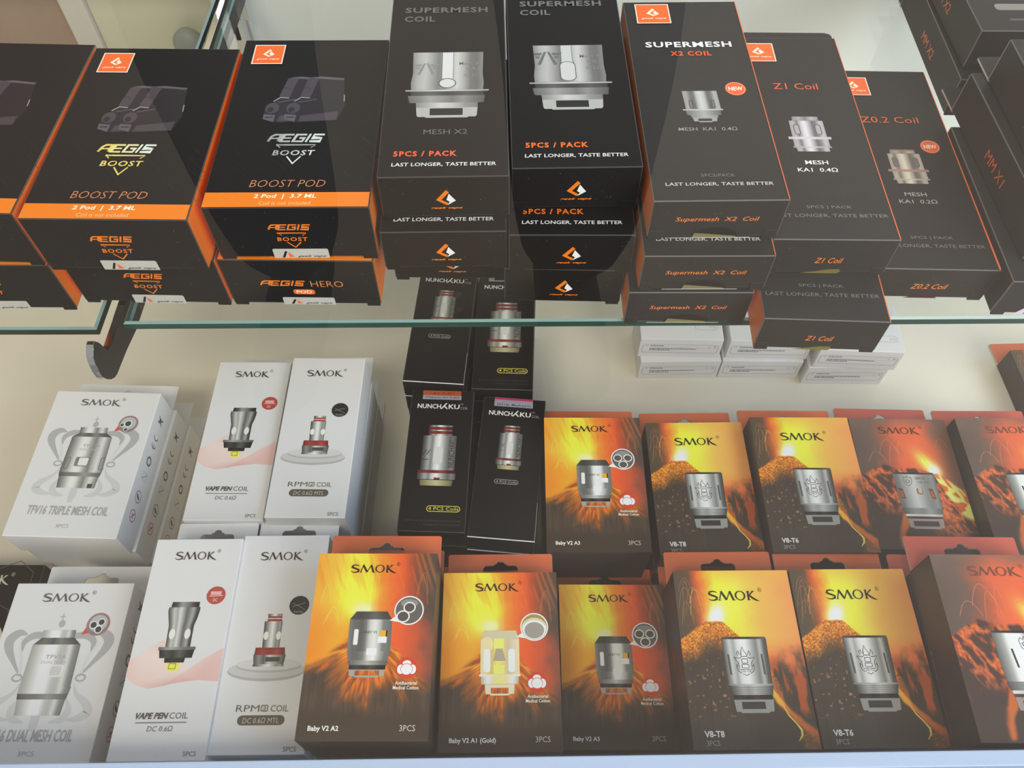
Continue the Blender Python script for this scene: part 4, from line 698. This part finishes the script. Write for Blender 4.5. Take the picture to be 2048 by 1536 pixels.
design('z1', .0476, .1235, CB, cover=cover_z(False), ears=True); design('z02', .047, .1245, CB, cover=cover_z(True), ears=True)
MM = ('charcoal', 'charcoal', 'charcoal', 'charcoal_edge')
design('mm1', .055, .090, MM, cover=cover_mm(), left=side_mm('MM X1'), end=end_mm(), ears=True, tab='charcoal'); design('mm2', .055, .090, MM, cover=cover_mm(), left=side_mm('MM X2'), ears=True, tab='charcoal')
VS = ('volcano_side', 'volcano_side', 'volcano_side', 'volcano_side')
design('v8_t8', .0489, .0712, VS, cover=cover_v8('V8-T8', False), tab='red_tab'); design('v8_t6', .0489, .0712, VS, cover=cover_v8('V8-T6', True), tab='red_tab')
design('baby_a2', .0477, .0709, VS, cover=cover_baby('A2', 'Baby V2 A2'), tab='red_tab'); design('baby_a1', .0477, .0709, VS, cover=cover_baby('A1', 'Baby V2 A1 (Gold)'), tab='red_tab'); design('baby_a3', .0477, .0709, VS, cover=cover_baby('A3', 'Baby V2 A3'), tab='red_tab')
design('red_dull', .0489, .0712, VS, cover=cover_red(False), tab='red_tab2'); design('red_bright', .0489, .0712, VS, cover=cover_red(True), tab='red_tab2')
WH = ('white', 'white', 'white', 'white_edge'); SIDE = [('symbol_print', side_tfv(), 'print')]
design('tfv_triple', .0537, .0802, WH, cover=cover_tfv(.0537, False), right=SIDE, tab='white'); design('tfv_dual', .0506, .0751, WH, cover=cover_tfv(.051, True), right=SIDE, tab='white')
design('pen', .0369, .0887, WH, cover=cover_pen(), tab='white'); design('rpm', .0369, .0887, WH, cover=cover_rpm(), tab='white')
NB = ('brown_black', 'brown_black', 'brown_black', 'black_edge'); NB2 = ('brown_black', 'brown_black', 'brown_black', 'black_edge')
design('nun_big', .0316, .0774, NB2, cover=cover_nun(True)); design('nun_small', .0316, .0774, NB, cover=cover_nun(False))
design('pod', .0474, .0338, WH, cover=cover_pod(), end=[('end_lettering', a, 'print') for _, a, _m in end_pod()], name='pod_box'); design('dark', .0490, .0700, NB2, cover=cover_dark())
# ------------------------------------------------------------------ the shop floor and the display case
BASE = -.15; FLOOR = -.60
def structure(name, me, m): o = link(name, me, m); o['kind'] = 'structure'; return o
structure('floor', box_mesh('floor', -2.6, 2.6, -3.2, 1.6, FLOOR-.05, FLOOR), M['tile'])
structure('wall_back', box_mesh('wall_back', -2.6, 2.6, 1.55, 1.6, FLOOR, 2.2), M['laminate_white'])
case = thing('display_case', 'glass fronted shop display case with cream base, back panels and white front rail', 'display case', (0, 0, FLOOR))
def part(name, me, m, loc=(0, 0, 0), yaw=0.0, parent=None):
    o = link(name, me, m, parent or case); o.location = Vector(loc)-(Vector((0, 0, FLOOR)) if parent is None else Vector()); o.rotation_euler = (0, 0, yaw); return o
part('base_board', box_mesh('base_board', -.52, .60, .060, .4645, BASE-.018, BASE, .0008), M['laminate'])
part('back_panel', box_mesh('back_panel', -.1630, .60, .465, .477, BASE-.018, .62, .0006), M['laminate_white'])
part('back_panel', box_mesh('back_panel', -.2570, -.1800, .465, .477, BASE-.018, .62, .0006), M['beige_panel'])['label'] = 'beige back panel'
part('back_panel', box_mesh('back_panel', -.52, -.2722, .465, .477, BASE-.018, .62, .0006), M['wood'])['label'] = 'brown wood grain back panel'
part('trim_strip', box_mesh('trim_strip', -.2722, -.2570, .461, .477, BASE-.018, .62, .0012), M['pale_trim'])
part('plinth', box_mesh('plinth', -.50, .58, .066, .46, FLOOR, BASE-.0185, .001), M['laminate_white'])
RY = math.atan(.0164)
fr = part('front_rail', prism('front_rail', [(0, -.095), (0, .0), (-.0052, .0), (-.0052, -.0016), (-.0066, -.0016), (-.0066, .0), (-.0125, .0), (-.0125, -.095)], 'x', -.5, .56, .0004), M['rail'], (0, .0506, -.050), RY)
part('front_panel', box_mesh('front_panel', -.5, .56, -.0115, -.004, FLOOR+.001, -.146, .0005), M['laminate_white'], (0, .0506, 0), RY)
part('front_glass', box_mesh('front_glass', -.5, .56, -.0001, .0001, -.0505, .50), M['front_glass'], (0, .0445, 0), RY)
bm = bmesh.new()                                                       # slotted upright: U channel with a row of slots
bm_box(bm, -.0068, -.0055, -.010, .002, 0, .64); bm_box(bm, .0055, .0068, -.010, .002, 0, .64); bm_box(bm, -.0055, .0055, -.0012, .002, 0, .64)
up = part('slotted_upright', fin(bm, 'slotted_upright'), M['chrome'], (-.1702, .4625, BASE))
sl = box_mesh('slot', -.0014, .0014, -.0018, -.0011, -.006, .006, .0003, 1)
for i in range(20): link('slot', sl, M['dark_slot'], up, (0, 0, .02+i*.022))
# glass shelf panes, each one lifted off its brackets
def pane(label, outline, em):
    bm = bmesh.new(); t = .0050; n = len(outline); c = (sum(p[0] for p in outline)/n, sum(p[1] for p in outline)/n); e = .0009
    def ins(p): return (p[0]+(e if p[0] < c[0] else -e), p[1]+(e if p[1] < c[1] else -e))
    rings = [[bm.verts.new((*ins(p), 0)) for p in outline], [bm.verts.new((*p, -e)) for p in outline], [bm.verts.new((*p, -t+e)) for p in outline], [bm.verts.new((*ins(p), -t)) for p in outline]]
    bm.faces.new(rings[0]).material_index = 0; bm.faces.new(rings[3][::-1]).material_index = 0
    for k, (a, b) in enumerate(zip(rings, rings[1:])):
        for i in range(n): bm.faces.new((a[i], b[i], b[(i+1) % n], a[(i+1) % n])).material_index = 1 if k == 1 else 2
    bmesh.ops.recalc_face_normals(bm, faces=bm.faces)
    o = link('glass_shelf', fin(bm, 'glass_shelf'), [M['shelf_glass'], em, M['green_edge_lip']]); tag(o, label, 'glass shelf', 'glass shelf panes'); return o
pane('left glass shelf pane with dark green edge under the orange sided pod boxes', [(-.52, .1985), (-.1671, .2008), (-.1642, .4505), (-.52, .4505)], M['olive_edge'])
pane('right long glass shelf pane with teal edge under the black coil boxes', [(-.1571, .2036), (.58, .2126), (.58, .4600), (-.1572, .4600)], M['green_edge'])
br = thing('shelf_bracket', 'dark chrome hooked shelf bracket in the gap between the glass panes', 'bracket', (-.1605, 0, 0))
hook = [(.4605, -.0035), (.4605, -.0005), (.2143, -.0006), (.1926, -.0006), (.1898, .0006), (.1892, .0030), (.1882, .0078), (.1868, .0106), (.1848, .0106), (.1836, .0098), (.1812, .0080), (.1797, .0046), (.1789, .0008), (.1790, -.0028), (.1801, -.0058), (.1819, -.0085), (.1843, -.0106), (.1866, -.0114), (.199, -.0127), (.2110, -.0150), (.2266, -.0154), (.4605, -.0215)]
pm = prism('bracket_arm', hook, 'x', -.0015, .0015, .00025)
for p in pm.polygons: p.material_index = 1 if abs(p.normal.x) > .6 else 0
link('bracket_arm', pm, [M['chrome'], M['bracket_face']], br)
link('rest_pad', box_mesh('rest_pad', -.004, .0015, .375, .440, -.0058, -.0050, .0002), M['chrome'], br)
link('locking_tongue', prism('locking_tongue', [(.4575, -.032), (.4600, -.034), (.4600, .012), (.4575, .009)], 'x', -.0013, .0013, .0002), M['chrome'], br)
kn = thing('bumper_knob', 'grey rubber knob on the back panel behind the left pane edge', 'knob', (-.2003, .4648, -.0505))
link('knob_cap', lathe('knob_cap', [(.0052, 0), (.0052, .004), (.0078, .0065), (.0086, .010), (.0080, .0135), (.005, .0152)]), M['rubber'], kn, (0, 0, 0), Matrix.Rotation(R(62), 3, 'X'))
link('knob_collar', lathe('knob_collar', [(.0072, 0), (.0072, .0018), (.0056, .0030)]), M['chrome'], kn, (0, 0, 0), Matrix.Rotation(R(90), 3, 'X'))
# ------------------------------------------------------------------ upper shelf: boxes stand in stacks
def rd(v): return R(v)
G1, G2, G3, G4, G5 = 'orange sided pod boxes', 'black mesh coil boxes', 'charcoal mesh coil boxes with new badge', 'charcoal round coil boxes', 'tall charcoal boxes at the right edge'
A_ = lambda hero, s: (('h' if hero else 'e')+str(s), lambda: end_aegis(hero, s))
place('aegis_yellow_glint', -.2067, .2104, 0, .0268, rd(0), 'black pod box with orange side at the far left, lower of its pair', G1, A_(False, 1))
place('aegis_silver', -.2072, .2114, .0270, .0268, rd(-1.56), 'black pod box with orange side cut by the left picture edge, upper of its pair', G1, A_(False, 2))
place('aegis_silver', -.1444, .2138, 0, .0268, rd(-1.18), 'lower black pod box under the one with painted yellow glint on its foil logo', G1, A_(False, 3))
place('aegis_yellow_glint', -.1445, .2081, .0270, .0268, rd(-.46), 'black and orange pod box with painted yellow glint on its foil logo, second from left', G1, A_(False, 4))
place('aegis_silver', -.0834, .2133, 0, .0268, rd(-.50), 'lower black pod box with white on orange pill mark on its end', G1, A_(True, 5))
place('aegis_silver', -.0811, .2143, .0270, .0268, rd(.66), 'black and orange pod box with silver foil logo, beside the tall coil boxes', G1, A_(False, 6))
E_ = lambda s: ('m'+str(s), lambda: end_mesh(s))
place('mesh_x2', -.0252, .2269, 0, .0204, rd(-.4), 'bottom black coil box of the left stack with tall grey coil picture', G2, E_(1))
place('mesh_x2', -.0257, .2150, .0206, .0204, rd(1.2), 'middle black coil box of the left stack with tall grey coil picture', G2, E_(2))
place('mesh_x2', -.0246, .2218, .0412, .0204, rd(1.5), 'top black coil box with grey coil picture and red pack lettering, beside the pod boxes', G2, E_(3))
place('mesh_x1', .0203, .2148, 0, .0204, rd(-1.2), 'bottom black coil box of the dark middle stack', G2, E_(4))
place('mesh_x1', .0221, .2136, .0206, .0204, rd(.17), 'second black coil box of the dark middle stack, orange pack lettering half covered', G2, E_(5))
place('mesh_x1', .0231, .2267, .0412, .0204, rd(1.5), 'top black coil box of the dark middle stack with winged emblem on its coil', G2, E_(6))
X_ = lambda s: ('x'+str(s), lambda: end_x2(s))
place('x2', .0690, .2046, 0, .0191, rd(.23), 'bottom charcoal coil box of the stack with white and red title, at the shelf edge', G3, X_(1))
place('x2', .0724, .2059, .0193, .0191, rd(.53), 'middle charcoal coil box of the stack with white and red title', G3, X_(2))
place('x2', .0738, .2145, .0386, .0191, rd(1.17), 'top charcoal coil box with white and red title and round orange new badge', G3, X_(3))
Z_ = lambda z, s: ('z'+str(s), lambda: end_z(z, s))
place('z1', .1186, .1913, 0, .0192, rd(-2.0), 'charcoal coil box with orange side pulled forward over the shelf edge', G4, Z_(False, 1))
place('z1', .1207, .2140, .0194, .0192, rd(-.41), 'charcoal coil box with orange title lying on the one that overhangs the shelf', G4, Z_(False, 2))
place('z02', .1693, .2176, 0, .0181, rd(-1.18), 'charcoal coil box with orange title and new badge directly on the right shelf', G4, Z_(True, 3))
place('mm1', .2214, .2093, 0, .0202, rd(-.91), 'bottom tall charcoal box of the right front stack with pale seal', G5)
place('mm1', .2274, .2205, .0203, .0202, rd(1.2), 'middle tall charcoal box with orange side lettering in the right front stack', G5)
place('mm1', .2305, .2142, .0406, .0202, rd(0), 'top tall charcoal box of the right front stack, cut by the picture edge', G5)
place('mm2', .2373, .3324, 0, .0202, rd(-1.05), 'lower charcoal box with orange side lettering at the back right', G5)
place('mm2', .2397, .3403, .0203, .0202, rd(0), 'upper charcoal box at the back right corner', G5)
# ------------------------------------------------------------------ lower board: stacks, the lowest box first
ORD = {1: 'second', 2: 'third', 3: 'fourth', 4: 'bottom'}
rj = random.Random(11)
def stack(k, x, y, top, n, yaw, label, short, group, jx=.0004, jy=.0016, under=None, dx=0.0, dy=0.0, tabmat=None, end=None):
    h = (top-BASE)/n
    for i in range(n):
        last = i == n-1; d = n-1-i
        lab = label if last else '%s box down in the stack under the %s' % (ORD[d] if d < n-1 or n == 2 else 'bottom', short)
        place(k if last else (under or k), x+(0 if last else rj.uniform(-jx, jx)+dx*d), y+(0 if last else rj.uniform(-jy, jy)+dy*d), BASE+.0002+i*h, h-.00015-.0002/n, R(yaw+(0 if last else rj.uniform(-.5, .5))), lab, group, end=end, tabmat=tabmat)
GW, GV_, GO, GR, GN = 'white coil boxes', 'fiery coil boxes with metal cup picture', 'fiery coil boxes with faceted coil picture', 'dull red coil boxes', 'narrow black coil boxes'
place('dark', -.2572, .0812, BASE, .020, 0, 'black box with faint hexagon lines half hidden at the left edge', None)
stack('tfv_triple', -.2101, .1512, -.0949, 3, -1.46, 'white coil box with crown and coil picture on top of the rear left stack', 'rear left white box with crown picture', GW, dx=.0018, dy=.0010)
stack('tfv_dual', -.1891, .0503, -.0841, 3, .35, 'white coil box with crown and pale coil picture at the front left corner', 'front left white box with crown picture', GW, jy=.0004)
stack('pen', -.1329, .1563, -.0870, 3, -.15, 'cream coil box with pink wave and red dot in the back row', 'back row cream box with pink wave', GW)
stack('rpm', -.0942, .1559, -.0826, 3, -.35, 'cream coil box with round plinth and dark dot in the back row', 'back row cream box with round plinth', GW)
stack('pen', -.1331, .0519, -.0708, 4, .88, 'cream coil box with pink wave and red dot in the front row', 'front row cream box with pink wave', GW)
stack('rpm', -.0965, .0545, -.0727, 4, .77, 'cream coil box with round plinth and dark dot in the front row', 'front row cream box with round plinth', GW)
stack('baby_a2', -.0536, .0559, -.0523, 5, .05, 'fiery volcano box with two hole bubble, beside the front cream boxes', 'front volcano box with two hole bubble', GO)
stack('baby_a1', -.0038, .0558, -.0731, 4, .78, 'fiery volcano box with pale gold coil and one hole bubble', 'volcano box with pale gold coil', GO)
stack('baby_a3', .0458, .0621, -.1050, 2, .01, 'fiery volcano box with three hole bubble in the front row, set lowest', 'front volcano box with three hole bubble', GO)
stack('v8_t8', .0942, .0572, -.0742, 4, .64, 'yellow volcano box with sharp crest on its metal cup, front row', 'front row yellow volcano box with sharp crest', GV_)
stack('v8_t6', .1436, .0578, -.0737, 4, .55, 'yellow volcano box with faint crest, front row beside the dark sided red box', 'front row yellow volcano box with faint crest', GV_)
stack('red_bright', .1930, .0560, -.0523, 5, -.50, 'dull red volcano box with bright cup at the front right corner', 'front right dull red volcano box', GR, jx=.0010)
stack('nun_small', -.0402, .2320, -.0866, 5, -3.95, 'narrow black box with small coil under the glass edge, left of its pair', 'rear left narrow black box', GN)
stack('nun_big', -.0050, .2314, -.0915, 5, -1.59, 'narrow black box with large coil and yellow pill mark under the glass edge', 'rear right narrow black box', GN)
stack('nun_big', -.0372, .1527, -.0908, 5, -1.64, 'narrow black box with large coil and orange paper seal, in front', 'front narrow black box with orange seal', GN, dy=-.0005)
stack('nun_small', -.0049, .1499, -.0930, 5, -4.83, 'narrow black box with small coil and pink paper seal, in front', 'front narrow black box with pink seal', GN, dy=-.0007)
stack('baby_a3', .0399, .1428, -.0898, 3, 0.0, 'fiery volcano box with three hole bubble behind the front row', 'rear volcano box with three hole bubble', GO)
stack('v8_t8', .0932, .1443, -.0972, 3, .9, 'yellow volcano box with sharp crest on its metal cup, back row', 'back row yellow volcano box with sharp crest', GV_)
stack('v8_t6', .1430, .1429, -.0894, 3, .01, 'yellow volcano box with faint crest, back row', 'back row yellow volcano box with faint crest', GV_)
stack('red_dull', .1956, .1479, -.0988, 3, -1.08, 'dull red volcano box with brownish cup in the back row', 'back row dull red volcano box', GR)
stack('red_bright', .2460, .1434, -.0900, 3, 0.0, 'dull red volcano box at the right end of the back row', 'right end back row red volcano box', GR)
place('v8_t8', .3222, .2175, BASE, .0163, R(2.0), 'yellow volcano box with dark side alone at the right picture edge behind the rows', GV_)
GP = 'plain white pod boxes under the shelf'
P0 = .0174
place('pod', .0991, .2779, BASE, P0, R(1.0), 'white pod box, bottom left of the six under the shelf', GP)
place('pod', .0972, .2811, BASE+P0+.0001, P0, R(-1.0), 'white pod box, top left of the six under the shelf', GP)
place('pod', .1474, .2784, BASE, P0, R(-.17), 'white pod box, bottom middle of the six under the shelf', GP)
place('pod', .1485, .2801, BASE+P0+.0001, P0, R(-1.0), 'white pod box, top middle of the six under the shelf', GP)
place('pod', .1968, .2740, BASE, P0, R(-.24), 'white pod box, bottom right of the six under the shelf', GP)
place('pod', .1985, .2734, BASE+P0+.0001, P0, R(-2.6), 'white pod box, top right of the six under the shelf', GP)
# ------------------------------------------------------------------ the customer whose legs are mirrored in the front glass
def skin(name, pts, edges, m, parent, sub=2):
    me = bpy.data.meshes.new(name); me.from_pydata([p[:3] for p in pts], edges, []); o = link(name, me, m, parent)
    sk = o.modifiers.new('skin', 'SKIN'); me.skin_vertices.new() if not me.skin_vertices else None
    for v, p in zip(me.skin_vertices[0].data, pts): v.radius = (p[3], p[4] if len(p) > 4 else p[3])
    me.skin_vertices[0].data[0].use_root = True; sk.use_smooth_shade = True
    ss = o.modifiers.new('sub', 'SUBSURF'); ss.levels = sub; ss.render_levels = sub
    dg = bpy.context.evaluated_depsgraph_get(); nm = bpy.data.meshes.new_from_object(o.evaluated_get(dg)); o.modifiers.clear(); o.data = nm
    for p in nm.polygons: p.use_smooth = True
    return o
pe = thing('person', 'person in navy jeans and navy jacket standing before the case, seen mirrored', 'person', (-.08, -.62, FLOOR))
body = [(0, 0, .90, .15, .11), (0, .01, 1.08, .14, .105), (0, .0, 1.28, .165, .115), (0, -.01, 1.42, .10, .08), (0, .01, 1.50, .052), (0, .03, 1.60, .078, .092), (0, .03, 1.69, .070, .085),
        (-.10, 0, .82, .10), (-.165, .02, .46, .092), (-.172, 0, .14, .076), (-.168, -.01, .075, .048), (.10, 0, .82, .10), (.172, .03, .46, .094), (.176, .01, .14, .080), (.168, 0, .075, .05),
        (-.20, -.01, 1.38, .062), (-.27, -.02, 1.08, .046), (-.26, .05, .84, .034), (.20, -.01, 1.38, .062), (.27, -.02, 1.08, .046), (.26, .05, .84, .034)]
bo = skin('body', body, [(0, 1), (1, 2), (2, 3), (3, 4), (4, 5), (5, 6), (0, 7), (7, 8), (8, 9), (9, 10), (0, 11), (11, 12), (12, 13), (13, 14), (3, 15), (15, 16), (16, 17), (3, 18), (18, 19), (19, 20)], M['denim'], pe)
bo.data.materials.append(M['skin']); bo.data.materials.append(M['jacket'])
for p in bo.data.polygons:
    if p.center.z > 1.50: p.material_index = 1
    elif p.center.z > .90: p.material_index = 2
def blob(name, c, r, m, parent, cut=None):
    bm = bmesh.new(); bmesh.ops.create_uvsphere(bm, u_segments=20, v_segments=12, radius=1)
    if cut: bmesh.ops.delete(bm, geom=[v for v in bm.verts if cut(v.co)], context='VERTS')
    for v in bm.verts: v.co = Vector((v.co.x*r[0], v.co.y*r[1], v.co.z*r[2]))
    for f in bm.faces: f.smooth = True
    link(name, fin(bm, name), m, parent, c)
blob('hair', (0, .020, 1.665), (.090, .108, .105), M['hair'], pe, lambda c: c.y > .30 and c.z < .45 or c.z < -.45)
for s in (-1, 1):
    blob('ear', (s*.079, .025, 1.625), (.012, .022, .032), M['skin'], pe); blob('eye', (s*.030, .108, 1.640), (.013, .010, .009), M['eye'], pe); blob('eyebrow', (s*.031, .112, 1.662), (.019, .008, .005), M['hair'], pe)
blob('nose', (0, .122, 1.615), (.013, .020, .024), M['skin'], pe); blob('mouth', (0, .108, 1.575), (.024, .010, .007), M['lip'], pe)
for s in (-1, 1):
    skin('shoe', [(s*.168, -.06, .045, .042, .040), (s*.170, .03, .048, .045, .042), (s*.175, .12, .036, .047, .032), (s*.178, .19, .028, .038, .024)], [(0, 1), (1, 2), (2, 3)], M['shoe'], pe, 1)
    hx = s*.26
    hand = [(hx, .05, .83, .024, .016), (hx, .07, .77, .036, .014), (hx, .075, .735, .036, .013)]; ed = [(0, 1), (1, 2)]
    for i, (dy, l) in enumerate(((-.027, .062), (-.009, .074), (.009, .07), (.027, .055))):
        b = len(hand); hand += [(hx, .078+dy, .725, .0085), (hx-s*.006, .080+dy*1.05, .725-l*.5, .008), (hx-s*.02, .078+dy*1.05, .725-l, .007)]; ed += [(2, b), (b, b+1), (b+1, b+2)]
    b = len(hand); hand += [(hx-s*.008, .105, .775, .010), (hx-s*.018, .125, .745, .009), (hx-s*.024, .130, .715, .008)]; ed += [(1, b), (b, b+1), (b+1, b+2)]
    skin('hand', hand, ed, M['skin'], pe, 1)
